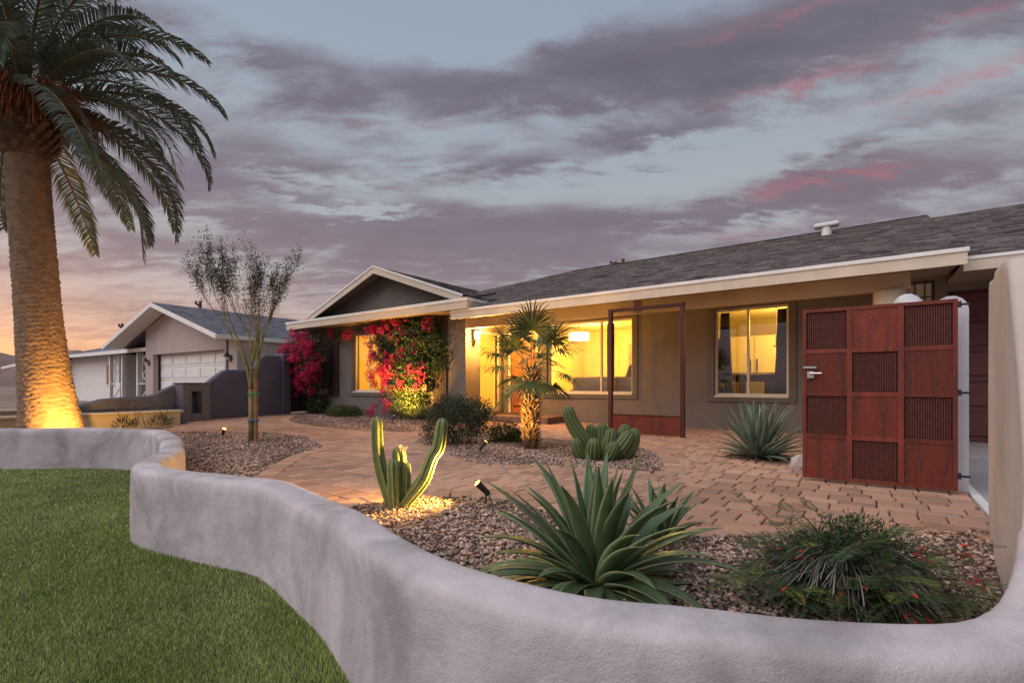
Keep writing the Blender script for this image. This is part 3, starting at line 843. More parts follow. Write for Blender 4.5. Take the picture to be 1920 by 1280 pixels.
# wing trellis boards (dark) that carry the bougainvilleas
for a, b, z0, z1 in ((-13.62, -13.16, .55, 2.45), (-9.05, -8.60, .10, 2.60)):
    m = MB(); k = 5; wd = (b - a) / k
    for i in range(k): m.box(a + i * wd + .006, a + (i + 1) * wd - .006, WY - .05, WY - .022, z0, z1)
    m.box(a, b, WY - .021, WY - .001, z0 + .15, z0 + .23); m.box(a, b, WY - .021, WY - .001, z1 - .23, z1 - .15)
    hp(m, 'trellis_panel', M_darkbrown)

# ---- roofs
SL = .35; EZ = 2.62; EY = 8.40; RY = 14.1; RZ = EZ + SL * (RY - EY)
def zmain(y): return EZ + SL * (y - EY)
roof_m = MB()
def slab(m, pts, th=.05):
    """roof sheet given by its top corners, thickened downwards"""
    n = len(pts); vs = list(pts) + [(p[0], p[1], p[2] - th) for p in pts]
    fs = [tuple(range(n)), tuple(range(2 * n - 1, n - 1, -1))] + [(i, n + i, n + (i + 1) % n, (i + 1) % n) for i in range(n)]
    m.add(vs, fs)
slab(roof_m, [(-7.95, EY, EZ), (.95, EY, EZ), (.95, RY, RZ), (-7.9, RY, RZ), (-12.1, 9.9, zmain(9.9)), (-7.95, 9.9, zmain(9.9))])
slab(roof_m, [(-7.9, RY, RZ), (-13.6, RY + 5.7, EZ), (-13.6, 9.9, EZ), (-12.1, 9.9, zmain(9.9))])
slab(roof_m, [(-7.9, RY, RZ), (.95, RY, RZ), (.95, RY + 5.7, EZ), (-13.6, RY + 5.7, EZ)])
roof = hp(roof_m, 'roof', M_roofbase)
gm = MB(); GE = 8.80; GZ = 2.575; GSL = (4.55 - GZ) / (RY - GE)
slab(gm, [(.955, GE, GZ), (7.6, GE, GZ), (7.6, RY, 4.55), (.955, RY, 4.55)]); slab(gm, [(.955, RY, 4.55), (7.6, RY, 4.55), (7.6, RY + 5, 2.7), (.955, RY + 5, 2.7)])
groof = hp(gm, 'garage_roof', M_roofbase)
WRX, WRZ, WEX0, WEX1, WEZ = -11.4, 4.25, -14.78, -8.02, 3.08
wm = MB()
slab(wm, [(WEX0, 8.88, WEZ), (WRX, 8.88, WRZ), (WRX, 17, WRZ), (WEX0, 17, WEZ)]); slab(wm, [(WRX, 8.88, WRZ), (WEX1, 8.88, WEZ), (WEX1, 17, WEZ), (WRX, 17, WRZ)])
wroof = hp(wm, 'wing_roof', M_roofbase)
pm = MB(); slab(pm, [(-15.02, 8.33, 2.865), (-7.38, 8.33, 2.865), (-7.38, 9.36, 3.13), (-15.02, 9.36, 3.13)], .04); proof = hp(pm, 'pent_roof', M_roofbase)

def shingles(parent, x_of, o0, o1, y0, y1, zf, sl, n_single, key, width=.31, expo=.145):
    """laminated tabs on a sheet rising along +y; x_of(y) -> (xa, xb) or the same turned for slopes along x"""
    rr = random.Random(hash(key) % 99991 if False else len(key) * 77 + 3)
    tabs = []; L = math.hypot(1, sl); dy = expo / L; y = y0; row = 0
    while y < y1 - .02:
        ya, yb = y - .006, min(y + dy * 1.25, y1)
        xa, xb = x_of(y + dy * .5); x = xa - rr.uniform(0, width)
        while x < xb:
            w = width * rr.uniform(.45, 1.15)
            a, b = max(x, xa), min(x + w - .003, xb)
            if b - a > .03:
                th = rr.choice((.008, .011, .016)); tabs.append((a, b, ya, yb, th, min(1, max(0, rr.gauss(.48, .23)))))
            x += w
        y += dy; row += 1
    return tabs
def tab_geom(m, tb, fn, off=None):
    a, b, ya, yb, th, tn = tb
    P = [fn(a, ya, .002), fn(b, ya, .002), fn(a, ya, th), fn(b, ya, th), fn(a, yb, .003), fn(b, yb, .003)]
    m.add(P, [(0, 1, 3, 2), (2, 3, 5, 4), (0, 2, 4), (1, 5, 3)], tn)
def lay(parent, tabs, fn, near_fn=None, n=0, name='shingle_field'):
    if n: tabs = sorted(tabs, key=near_fn)
    for tb in tabs[:n]:
        m = MB(); tab_geom(m, tb, fn); o = hp(m, 'shingle', M_shingle, parent)
    rest = MB()
    for tb in tabs[n:]: tab_geom(rest, tb, fn)
    if rest.v:
        o = hp(rest, name, M_shingle, parent); o['kind'] = 'stuff'
def hipx(y): return -7.9 - (RY - y)
lay(roof, shingles(roof, lambda y: ((hipx(y) if y > 9.95 else -7.95), .95), 0, 0, EY, RY, None, SL, 0, 'main'),
    lambda x, y, h: (x, y, zmain(y) + h), lambda t: (t[0] - 1.3) ** 2 + (t[2] - 7.0) ** 2 * 1.5, 280)
lay(groof, shingles(groof, lambda y: (.955, 4.2), 0, 0, GE, RY, None, GSL, 0, 'garage'), lambda x, y, h: (x, y, GZ + GSL * (y - GE) + h))
WS = (WRZ - WEZ) / (WEX1 - WRX)
lay(wroof, shingles(wroof, lambda y: (-14.5, -8.88), 0, 0, 0, WEX1 - WRX, None, WS, 0, 'wingr'), lambda x, y, h: (WEX1 - y, -x, WEZ + WS * y + h))
lay(proof, shingles(proof, lambda y: (-15.02, -7.38), 0, 0, 8.33, 9.36, None, .257, 0, 'pent'), lambda x, y, h: (x, y, 2.865 + .257 * (y - 8.33) + h))
# ridge cap tiles of the main roof
rc = MB()
for i in range(60):
    xa = -7.9 + i * .1475
    rc.add([(xa, RY - .14, RZ - .045 + .02), (xa + .14, RY - .14, RZ - .045 + .02), (xa, RY, RZ + .022), (xa + .14, RY, RZ + .022), (xa, RY + .14, RZ - .025), (xa + .14, RY + .14, RZ - .025)],
           [(0, 1, 3, 2), (2, 3, 5, 4)], random.random())
hp(rc, 'ridge_cap', M_shingle, roof)['kind'] = 'stuff'

# ---- fascias, soffits, beam, column
m = MB(); m.box(-7.95, .95, EY - .035, EY, 2.42, 2.575); hp(m, 'fascia', M_fascia)
m = MB(); m.box(-7.97, .97, EY - .055, EY - .004, 2.576, EZ + .012); hp(m, 'drip_edge', M_white, bevel=.006)
m = MB(); m.box(.955, 7.6, GE - .035, GE, 2.40, 2.545); hp(m, 'fascia', M_fascia)
m = MB(); m.box(.972, 7.6, GE - .05, GE - .004, 2.546, GZ + .012); hp(m, 'drip_edge', M_white)
m = MB(); m.box(-15.02, -7.38, 8.295, 8.33, 2.63, 2.80); m.box(-7.415, -7.38, 8.331, 9.42, 2.63, 2.80); m.box(-15.02, -14.985, 8.331, 9.36, 2.63, 2.80); hp(m, 'fascia', M_fascia)
m = MB(); m.box(-15.04, -7.36, 8.275, 8.326, 2.801, 2.872); m.box(-7.42, -7.36, 8.328, 9.42, 2.801, 2.872); hp(m, 'drip_edge', M_white)
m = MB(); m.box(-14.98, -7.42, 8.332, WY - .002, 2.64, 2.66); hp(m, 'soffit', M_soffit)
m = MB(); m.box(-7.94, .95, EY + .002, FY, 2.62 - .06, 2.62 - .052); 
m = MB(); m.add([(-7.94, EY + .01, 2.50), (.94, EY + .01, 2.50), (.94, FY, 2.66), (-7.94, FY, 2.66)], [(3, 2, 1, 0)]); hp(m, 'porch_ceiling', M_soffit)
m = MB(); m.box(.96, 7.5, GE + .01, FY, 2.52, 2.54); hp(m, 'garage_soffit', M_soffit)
m = MB(); m.cbox(-7.98, .42, 8.90, 9.10, 2.26, 2.505, .01); hp(m, 'porch_beam', M_beam)
m = MB(); m.lathe([(.21, 0), (.205, .06), (.20, 2.0), (.20, 2.259)], 28, (.19, 9.0, 0)); hp(m, 'porch_column', M_cream, smooth=True)
# gable of the wing: recessed wall, rake boards with a thin cap
m = MB(); m.prism([(WEX0 + .25, 9.36, 3.0), (WEX1 - .25, 9.36, 3.0), (WEX1 - .25, 9.36, WEZ + .02), (WRX, 9.36, WRZ - .07), (WEX0 + .25, 9.36, WEZ + .02)], (0, .1, 0)); hp(m, 'gable_wall', M_house)
m = MB()
for xe in (WEX0, WEX1):
    m.prism([(xe, 8.845, WEZ - .20), (WRX, 8.845, WRZ - .20), (WRX, 8.845, WRZ - .012), (xe, 8.845, WEZ - .012)], (0, .034, 0))
hp(m, 'rake_board', M_fascia)
m = MB()
for xe in (WEX0 - .02, WEX1 + .02):
    m.prism([(xe, 8.825, WEZ - .045), (WRX, 8.825, WRZ - .03), (WRX, 8.825, WRZ + .025), (xe, 8.825, WEZ + .012)], (0, .019, 0))
hp(m, 'rake_cap', M_white)
m = MB()
for xe in (WEX0, WEX1):
    m.add([(xe, 8.88, WEZ - .055), (WRX, 8.88, WRZ - .055), (WRX, 9.36, WRZ - .055), (xe, 9.36, WEZ - .055)], [(0, 1, 2, 3)])
hp(m, 'gable_soffit', M_soffit)
# roof vent
vx, vy = -.86, 13.15; vz = zmain(vy)
m = MB(); m.tube([(vx, vy, vz - .05), (vx, vy, vz + .17)], .10, 16); m.cbox(vx - .24, vx + .24, vy - .13, vy + .13, vz + .171, vz + .26, .02); hp(m, 'roof_vent', M_steel if False else M_white)
# sconce on the entry side wall
sx, sy, sz = -7.99, 9.235, 2.10
m = MB(); m.cbox(sx, sx + .02, sy - .05, sy + .05, sz - .06, sz + .14, .006); m.bar((sx + .02, sy, sz + .1), (sx + .11, sy, sz + .13), .015); m.lathe([(.085, .12), (.05, .16), (.012, .19)], 12, (sx + .11, sy, sz)); m.lathe([(.05, -.10), (.055, -.085)], 12, (sx + .11, sy, sz)); sco = hp(m, 'wall_lantern', M_black)
m = MB(); m.lathe([(.052, -.084), (.066, 0), (.072, .118)], 12, (sx + .11, sy, sz)); hp(m, 'lantern_glass', M_sconce, sco)
def lamp(name, loc, power, col, size=.05, kind='POINT', **kw):
    l = bpy.data.lights.new(name, kind); o = bpy.data.objects.new(name, l); COL.objects.link(o)
    l.energy = power; l.color = col; o.location = loc
    if kind in ('POINT', 'SPOT'): l.shadow_soft_size = size
    for k, v in kw.items(): setattr(l, k, v)
    return o
def hlamp(name, x, y, z, power, col, **kw):
    a = H2W(x, y); return lamp(name, (a[0], a[1], z), power, col, **kw)
WARM = (1.0, .48, .09); ROOM = (1.0, .60, .10)
hlamp('sconce_light', sx + .24, sy, sz + .02, 230, WARM, size=.05)
# ---- rooms behind the glass
def room(x0, x1, y0, y1, z0, z1, wallm, yr=None):
    yr = y0 if yr is None else yr
    m = MB(); m.add([(x0, y1, z0), (x1, y1, z0), (x1, y1, z1), (x0, y1, z1)], [(0, 1, 2, 3)])
    m.add([(x0, y0, z0), (x0, y1, z0), (x0, y1, z1), (x0, y0, z1)], [(0, 1, 2, 3)]); m.add([(x1, yr, z0), (x1, y1, z0), (x1, y1, z1), (x1, yr, z1)], [(3, 2, 1, 0)])
    hp(m, 'room_wall', wallm)
    m = MB(); m.add([(x0, y0, z0), (x1, y0, z0), (x1, y1, z0), (x0, y1, z0)], [(0, 1, 2, 3)]); hp(m, 'room_floor', M_floor)
    m = MB(); m.add([(x0, y0, z1), (x1, y0, z1), (x1, y1, z1), (x0, y1, z1)], [(3, 2, 1, 0)]); hp(m, 'room_ceiling', M_ceil)
room(-7.98, -3.5, FY + WT + .005, 15.0, .12, 2.70, M_room)
room(-3.4, .3, FY + WT + .005, 14.8, .12, 2.70, mat('kitchen_paint', (.42, .34, .20), .8, .05, 1))
room(WX0 + .21, -8.21, WY + WT + .005, 13.2, .12, 2.75, M_room, FY)
hlamp('living_room_light', -6.7, 12.9, 2.15, 215, ROOM, size=.25)
hlamp('kitchen_light', -1.3, 12.9, 2.3, 105, ROOM, size=.2)
hlamp('bedroom_light', -11.5, 11.2, 2.2, 190, ROOM, size=.25)
hlamp('entry_room_light', -8.9, 10.6, 2.2, 14, ROOM, size=.2)
def hthing(name, x, y, z, label, cat, rz=0.0, group=None):
    a = H2W(x, y); return empty(name, (a[0], a[1], z), HA + rz, label, cat, group)
# sofa with its back towards the big window
t = hthing('sofa', -5.35, 11.75, .12, 'grey sofa with its back to the large lit living room window', 'sofa')
m = MB(); m.cbox(-1.0, 1.0, -.45, .45, .12, .45, .03); m.build('seat', M_sofa, t)
m = MB(); m.cbox(-1.0, 1.0, -.50, -.28, .45, .98, .05); m.build('backrest', M_sofa, t)
for s in (-1, 1):
    m = MB(); m.cbox(s * 1.0 - .1, s * 1.0 + .1, -.5, .45, .12, .66, .04); m.build('armrest', M_sofa, t)
for sx2 in (-.9, .9):
    for sy2 in (-.4, .35):
        m = MB(); m.box(sx2 - .03, sx2 + .03, sy2 - .03, sy2 + .03, 0, .12); m.build('leg', M_darkbrown, t)
m = MB(); m.cbox(-.24, .24, -.08, .08, -.24, .24, .06)
o = m.build('cushion', mat('cushion_dark', (.16, .13, .10), .9, .1, 9)); a = H2W(-4.72, 11.52); o.location = (a[0], a[1], 1.13); o.rotation_euler = (RAD(-18), RAD(12), HA)
tag(o, 'dark square cushion leaning on top of the sofa behind the window', 'cushion')
t = hthing('ceiling_lamp', -7.1, 13.0, 2.70, 'bright drum lamp hanging from the living room ceiling', 'lamp')
m = MB(); m.tube([(0, 0, 0), (0, 0, -.25)], .01, 6); m.build('rod', M_black, t); m = MB(); m.lathe([(.30, -.47), (.30, -.25)], 24); m.build('lamp_shade', M_shadelamp, t)
# picture, shelf and curtain of the living room
a = H2W(-5.6, 14.96); o = MB().cbox(-.75, .75, -.03, 0, -.45, .45, .01).build('wall_picture', mat('canvas', (.30, .20, .10), .7, .5, 2.5, col2=(.62, .45, .2))); o.location = (a[0], a[1], 1.75); o.rotation_euler = (0, 0, HA); tag(o, 'wide framed picture on the living room back wall', 'picture')
a = H2W(-7.0, 14.7); o = MB().cbox(-.5, .5, -.25, .25, 0, 1.0, .01).build('sideboard', M_sofa); o.location = (a[0], a[1], .12); o.rotation_euler = (0, 0, HA); tag(o, 'low sideboard against the living room back wall', 'sideboard')
m = MB(); n = 16; vs = []; fs = []
for i in range(n + 1):
    for j, z in enumerate((.74, 2.36)): vs.append((-.09 + .18 * i / n, .025 * math.sin(i * 1.9), z))
for i in range(n): fs.append((i * 2, i * 2 + 2, i * 2 + 3, i * 2 + 1))
m.add(vs, fs); o = m.build('curtain', mat('grey_curtain', (.10, .085, .07), .8, .2, 12), smooth=True); a = H2W(-5.02, FY + WT + .08); o.location = (a[0], a[1], 0); o.rotation_euler = (0, 0, HA); o.modifiers.new('thick', 'SOLIDIFY').thickness = .012
tag(o, 'narrow grey curtain gathered at the living room window mullion', 'curtain')
# side lamp in the bedroom
t = hthing('bedside_table', -11.95, 9.75, .12, 'small pale table inside the bedroom window', 'table')
m = MB(); m.cbox(-.28, .28, -.22, .22, .60, .64, .008); m.build('table_top', M_cab, t)
for a_ in (-.24, .24):
    for b_ in (-.18, .18): m = MB(); m.box(a_ - .02, a_ + .02, b_ - .02, b_ + .02, 0, .60); m.build('leg', M_cab, t)
t = hthing('table_lamp', -12.0, 9.75, .76, 'round-bodied table lamp with shade inside the bedroom window', 'lamp')
m = MB(); m.lathe([(.06, 0), (.11, .06), (.125, .16), (.08, .27), (.02, .32), (.02, .42)], 18); m.build('lamp_base', M_cab, t, True)
m = MB(); m.lathe([(.19, .40), (.13, .66)], 20); m.build('lamp_shade', M_sofa, t, True)
# kitchen: tall cabinets, island, two chairs, curtains, pendant
t = hthing('tall_cabinet', -2.5, 14.3, .12, 'tall pale kitchen cabinet with long bar handles seen through window', 'cabinet')
m = MB(); m.box(-.85, .85, -.3, .3, 0, 2.05); m.build('carcass', M_cab, t)
for s in (-1, 0):
    m = MB(); m.cbox(s * .84 + .01, s * .84 + .83, -.325, -.302, .05, 2.0, .004); dd = m.build('door', M_cab, t); hx = s * .84 + (.76 if s else .08)
    m = MB(); m.tube([(hx, -.35, .75), (hx, -.35, 1.45)], .012, 6); m.build('handle', M_black, dd)
t = hthing('kitchen_island', -2.15, 12.3, .12, 'kitchen island with white top and dark front behind the window', 'counter')
m = MB(); m.box(-.95, .75, -.3, .3, 0, 1.0); m.build('body', M_navy, t); m = MB(); m.cbox(-1.1, .95, -.4, .4, 1.001, 1.05, .006); m.build('countertop', M_white, t); m = MB(); m.box(.76, .86, -.38, .38, 0, 1.0); m.build('end_panel', M_cab, t)
for x_, lb in ((-2.55, 'yellow kitchen chair nearest the tall cabinet end of the island'), (-2.05, 'yellow kitchen chair at the middle of the dark island')):
    t = hthing('kitchen_chair', x_, 11.75, .12, lb, 'chair', group='yellow chairs at the kitchen island')
    m = MB(); m.cbox(-.2, .2, -.2, .2, .44, .48, .01); m.build('seat', M_yellow, t); m = MB(); m.cbox(-.18, .18, -.22, -.19, .50, .84, .008); m.build('backrest', M_yellow, t)
    for a_ in (-.17, .17):
        for b_ in (-.17, .17): m = MB(); m.tube([(a_, b_, 0), (a_ * .9, b_ * .9, .44)], .014, 6); m.build('leg', M_yellow, t)
for x_, nm in ((-2.47, 'left'), (-1.42, 'right')):
    m = MB(); n = 14; vs = []; fs = []
    for i in range(n + 1):
        for j, z in enumerate((.72, 1.5, 2.38)):
            sp = (.30, .22, .16)[j]; vs.append((-sp / 2 + sp * i / n, .03 * math.sin(i * 1.9), z))
    for i in range(n):
        for j in range(2): fs.append((i * 3 + j, i * 3 + 3 + j, i * 3 + 4 + j, i * 3 + 1 + j))
    m.add(vs, fs); o = m.build('curtain', M_navy, smooth=True); a = H2W(x_, FY + WT + .10); o.location = (a[0], a[1], 0); o.rotation_euler = (0, 0, HA)
    o.modifiers.new('thick', 'SOLIDIFY').thickness = .012
    tag(o, 'dark navy curtain at the ' + ('cabinet side' if nm == 'left' else 'gate side') + ' of the kitchen window', 'curtain')
t = hthing('pendant_lamp', -1.75, 12.3, 2.70, 'thin pendant lamp on a white rod in the kitchen', 'lamp')
m = MB(); m.tube([(0, 0, 0), (0, 0, -.9)], .012, 6); m.build('rod', M_white, t); m = MB(); m.lathe([(.05, -.96), (.06, -.93), (.012, -.9)], 12); m.build('lamp_head', M_white, t)

# ------------------------------------------------------------------ rusty steel screen at the porch edge
sc = hthing('steel_screen', -3.29, 8.47, 0, 'open rust-brown steel frame screen with solid plate along its foot at the porch', 'screen')
for x_ in (-.665, .665):
    m = MB(); m.cbox(x_ - .035, x_ + .035, -.04, .04, 0, 2.245, .004); m.build('post', M_rustdk, sc)
m = MB(); m.cbox(-.70, .70, -.038, .038, 2.246, 2.30, .004); m.build('top_rail', M_rustdk, sc)
m = MB(); m.cbox(-.629, .629, -.012, .012, .02, .34, .003); m.build('foot_plate', M_rust, sc)
m = MB(); m.cbox(-.629, .629, -.02, .02, .341, .362, .003); m.build('bottom_rail', M_rustdk, sc)

# ------------------------------------------------------------------ rusty checkerboard gate, swung open
GW, GH = 1.095, 1.573
gate = empty('steel_gate', (2.755, 4.65, .03), math.atan2(-.63, .895), 'open rust-red steel gate of solid and wire mesh squares with lever handle', 'gate')
fw = .045; cw = GW / 3; ch = GH / 4
m = MB(); m.box(0, .03, -.02, .02, 0, GH); m.box(GW - .03, GW, -.02, .02, 0, GH); m.box(.03, GW - .03, -.02, .02, 0, .03); m.box(.03, GW - .03, -.02, .02, GH - .03, GH); m.build('outer_frame', M_rust, gate)
for c in (1, 2): m = MB(); m.box(c * cw - .02, c * cw + .02, -.022, .012, .03, GH - .03); m.build('stile', M_rust, gate)
for r in (1, 2, 3):
    for c in range(3):
        m = MB(); m.box((c * cw + .0205) if c else .0305, ((c + 1) * cw - .0205) if c < 2 else GW - .0305, -.019, .012, r * ch - .02, r * ch + .02); m.build('rail', M_rust, gate)
for r in range(4):
    for c in range(3):
        xa = c * cw + (.0205 if c else .0305); xb = (c + 1) * cw - (.0205 if c < 2 else .0305); za = r * ch + (.0205 if r else .0305); zb = (r + 1) * ch - (.0205 if r < 3 else .0305)
        m = MB()
        if (c + r) % 2 == (1 if True else 0):       # mesh squares alternate with plates
            n = 19
            for i in range(1, n): x_ = xa + (xb - xa) * i / n; m.box(x_ - .0028, x_ + .0028, -.004, .003, za - .001, zb + .001)
            for i in range(1, n): z_ = za + (zb - za) * i / n; m.box(xa - .001, xb + .001, .0035, .010, z_ - .0028, z_ + .0028)
            mp_ = m.build('mesh_panel', M_wire, gate)
            m = MB(); m.box(xa - .001, xb + .001, .0105, .016, za - .001, zb + .001); m.build('backing_plate', M_meshback, mp_)
        else:
            m.box(xa - .001, xb + .001, -.013, .006, za - .001, zb + .001); m.build('plate_panel', M_rust, gate)
m = MB(); m.cbox(.035, .095, -.034, -.023, .93, 1.0, .004); hd = m.build('lock_plate', M_steel, gate)
m = MB(); m.tube([(.065, -.034, .975), (.065, -.075, .975), (.155, -.075, .975)], .009, 8); m.build('lever', M_steel, hd); 
m = MB(); m.cbox(.005, .115, -.05, -.034, 1.02, 1.04, .004); m.build('grip_bar', M_steel, hd)
for z_ in (.10, .78, 1.50):
    m = MB(); m.tube([(GW + .012, -.012, z_), (GW + .012, -.012, z_ + .05)], .011, 8); m.box(GW + .012, GW + .075, -.018, -.008, z_ + .015, z_ + .033); m.build('hinge', M_black, gate)
# pale side wall with scalloped top that carries the gate
def side_wall():
    pts = [(.53, 5.60, 1.66), (.52, 5.85, 1.60), (.49, 6.25, 1.35), (.44, 6.55, 1.45), (.36, 6.85, 1.80), (.30, 7.15, 1.93), (.25, 7.45, 1.80), (.22, 7.9, 1.45), (.20, 8.4, 1.3), (.19, 8.75, 1.3)]
    pp = spline(pts, .05); n = len(pp); k = None; vs = []
    for i, p in enumerate(pp):
        a = pp[max(i - 1, 0)]; b = pp[min(i + 1, n - 1)]; d = np.array([b[0] - a[0], b[1] - a[1]]); d /= np.linalg.norm(d); nn = (d[1], -d[0]); T = .115
        prof = [(T, -.05), (T, p[2] - .12)] + [(T * math.cos(math.pi * q / 7), p[2] - .12 + .12 * math.sin(math.pi * q / 7)) for q in range(1, 7)] + [(-T, p[2] - .12), (-T, -.05)]
        k = len(prof); vs += [(p[0] + nn[0] * o - .6, p[1] + nn[1] * o - 5.5, z) for o, z in prof]
    m = MB(); m.add(vs, [(i * k + j, i * k + j + 1, (i + 1) * k + j + 1, (i + 1) * k + j) for i in range(n - 1) for j in range(k - 1)] + [tuple(range(k - 1, -1, -1)), tuple(range((n - 1) * k, n * k))])
    o = m.build('courtyard_wall', M_pier, smooth=True); a = H2W(.6, 5.5); o.location = (a[0], a[1], 0); o.rotation_euler = (0, 0, HA); o.modifiers.new('e', 'EDGE_SPLIT').split_angle = RAD(55)
    tag(o, 'pale grey stucco wall with scalloped rounded top behind the open gate', 'wall')
side_wall()
# ------------------------------------------------------------------ blue-grey stepped wall, maroon gate, cream planter
def run_wall(name, pts, T, zb, material, label, cat='wall', step=.06, r=.07):
    """wall along (x, y, ztop) points with softly rounded top"""
    pp = pts; n = len(pp); vs = []; o0 = pts[0]
    for i, p in enumerate(pp):
        a = pp[max(i - 1, 0)]; b = pp[min(i + 1, n - 1)]; d = np.array([b[0] - a[0], b[1] - a[1]]); d /= np.linalg.norm(d); nn = (d[1], -d[0])
        prof = [(T, zb), (T, p[2] - r)] + [(T * (abs(math.cos(math.pi * q / 7)) ** .5) * (1 if q < 3.5 else -1), p[2] - r + r * math.sin(math.pi * q / 7)) for q in range(1, 7)] + [(-T, p[2] - r), (-T, zb)]
        k = len(prof); vs += [(p[0] + nn[0] * o - o0[0], p[1] + nn[1] * o - o0[1], z) for o, z in prof]
    m = MB(); m.add(vs, [(i * k + j, i * k + j + 1, (i + 1) * k + j + 1, (i + 1) * k + j) for i in range(n - 1) for j in range(k - 1)] + [tuple(range(k - 1, -1, -1)), tuple(range((n - 1) * k, n * k))])
    o = m.build(name, material, smooth=True, loc=(o0[0], o0[1], 0)); o.modifiers.new('e', 'EDGE_SPLIT').split_angle = RAD(55)
    return tag(o, label, cat)
BA = np.array([-9.05, 9.85]); BB = np.array([-7.17, 15.0])
def bpt(f, z): p = BA + (BB - BA) * f; return (p[0], p[1], z)
prof = [(0, .42), (.06, .50), (.13, .60), (.22, .635), (.30, .64), (.33, .68), (.38, .82), (.42, .905), (.45, .93), (.545, .935), (.575, .97), (.62, 1.15), (.655, 1.28), (.68, 1.315), (.80, 1.325), (.825, 1.36), (.86, 1.58), (.885, 1.74), (.91, 1.79), (1.0, 1.80)]
run_wall('stepped_wall', [bpt(f, z) for f, z in prof], .10, -.05, M_bluegrey, 'dark blue-grey stucco wall stepping down in curves away from the maroon gate')
# letter-box niche pier standing against it
npier = empty('niche_pier', (-8.02, 12.25, -.03), math.atan2(BB[1] - BA[1], BB[0] - BA[0]) - math.pi / 2 + RAD(90) * 0, 'blue-grey stucco pier with a dark slot niche in front of the stepped wall', 'pier')
m = MB(); m.box(-.10, .22, -.36, -.13, 0, .95); m.box(-.10, .22, .13, .36, 0, .95); m.box(-.10, .22, -.13, .13, 0, .22); m.box(-.10, .22, -.13, .13, .76, .95); m.build('pier_body', M_bluegrey, npier, bevel=.02)
m = MB(); m.box(-.095, -.06, -.129, .129, .221, .759); m.build('niche_back', M_black, npier)
m = MB(); m.cbox(-.11, .235, -.375, .375, .951, .985, .01); m.build('pier_cap', M_bluegrey, npier)
# end pier + maroon gate
m = MB(); m.cbox(-.17, .17, -.17, .17, -.05, 1.84, .03); o = m.build('gate_pier', M_bluegrey, loc=(-7.10, 15.22, 0)); o.rotation_euler = (0, 0, RAD(-20)); tag(o, 'square blue-grey gate pier between the stepped wall and maroon gate', 'pier')
g0 = np.array([-7.00, 15.45]); g1 = np.array([-6.66, 16.35]); gl = float(np.linalg.norm(g1 - g0))
mg = empty('board_gate', (g0[0], g0[1], 0), math.atan2(g1[1] - g0[1], g1[0] - g0[0]), 'dark maroon vertical board gate beside the left bougainvillea', 'gate')
for i in range(6):
    m = MB(); w_ = gl / 6; m.cbox(i * w_ + .004, (i + 1) * w_ - .004, -.02, .02, .04, 1.76, .006); m.build('board', M_maroon, mg)
m = MB(); m.box(.01, gl - .01, .021, .05, .25, .35); m.box(.01, gl - .01, .021, .05, 1.4, 1.5); m.build('brace', M_maroon, mg)
# cream planter: front and rear walls with caps and an end wall
pl = empty('raised_planter', (-7.62, 11.2, 0), math.atan2(9.7 - 11.2, -8.56 + 7.62), 'cream stucco raised planter with capped low walls beyond the palm trunk', 'planter')
m = MB(); m.box(0, 9.0, -.10, .10, -.05, .275); m.build('front_wall', M_cream, pl); m = MB(); m.cbox(-.05, 9.0, -.15, .15, .276, .33, .012); m.build('cap', M_cream, pl)
m = MB(); m.box(-.02, 9.0, -1.75, -1.55, -.05, .335); m.build('rear_wall', M_cream, pl); m = MB(); m.cbox(-.07, 9.0, -1.80, -1.50, .336, .39, .012); m.build('cap', M_cream, pl)
m = MB(); m.box(0, .20, -1.549, -.101, -.05, .27); m.build('end_wall', M_cream, pl)
m = MB(); m.box(.201, 8.9, -1.549, -.101, -.05, .18); m.build('planter_soil', M_gravelbase, pl)

# ------------------------------------------------------------------ neighbour's house
NA = RAD(-33)
nb = empty('neighbour_house', (-9.95, 17.75, 0), NA, 'pale pink-grey neighbouring house with gabled garage and white panelled garage door', 'house')
def npart(m, name, material, parent=None, **k): return m.build(name, material, parent or nb, **k)
def nroom(m, holes): 
    hs = sorted(holes); x = -7.65
m = MB(); gx0, gx1, gz = -6.9, -.85, 2.22
m.box(-7.65, gx0, 0, .2, -.05, 2.62); m.box(gx1, 0, 0, .2, -.05, 2.62); m.box(gx0, gx1, 0, .2, gz, 2.62)
m.box(-.2, 0, .2, 9.5, -.05, 2.62); m.box(-7.65, -7.45, .2, 9.5, -.05, 2.62)
m.prism([(-7.65, 0, 2.62), (0, 0, 2.62), (-.1, 0, 2.68), (-5.1, 0, 4.10), (-7.65, 0, 3.34)], (0, .2, 0)); npart(m, 'wall', M_nb)
m = MB(); m.box(gx0, gx1, .30, .34, -.02, gz); gd = npart(m, 'garage_door', M_white)
for r in range(4):
    for c in range(5):
        m = MB(); w_ = (gx1 - gx0) / 5; h_ = gz / 4
        m.cbox(gx0 + c * w_ + .06, gx0 + (c + 1) * w_ - .06, .275, .302, r * h_ + .09, (r + 1) * h_ - .09, .014); npart(m, 'panel', M_white, gd)
for r in range(1, 4): m = MB(); m.box(gx0, gx1, .290, .2995, r * gz / 4 - .012, r * gz / 4 + .012); npart(m, 'section_rail', M_vinyl, gd)
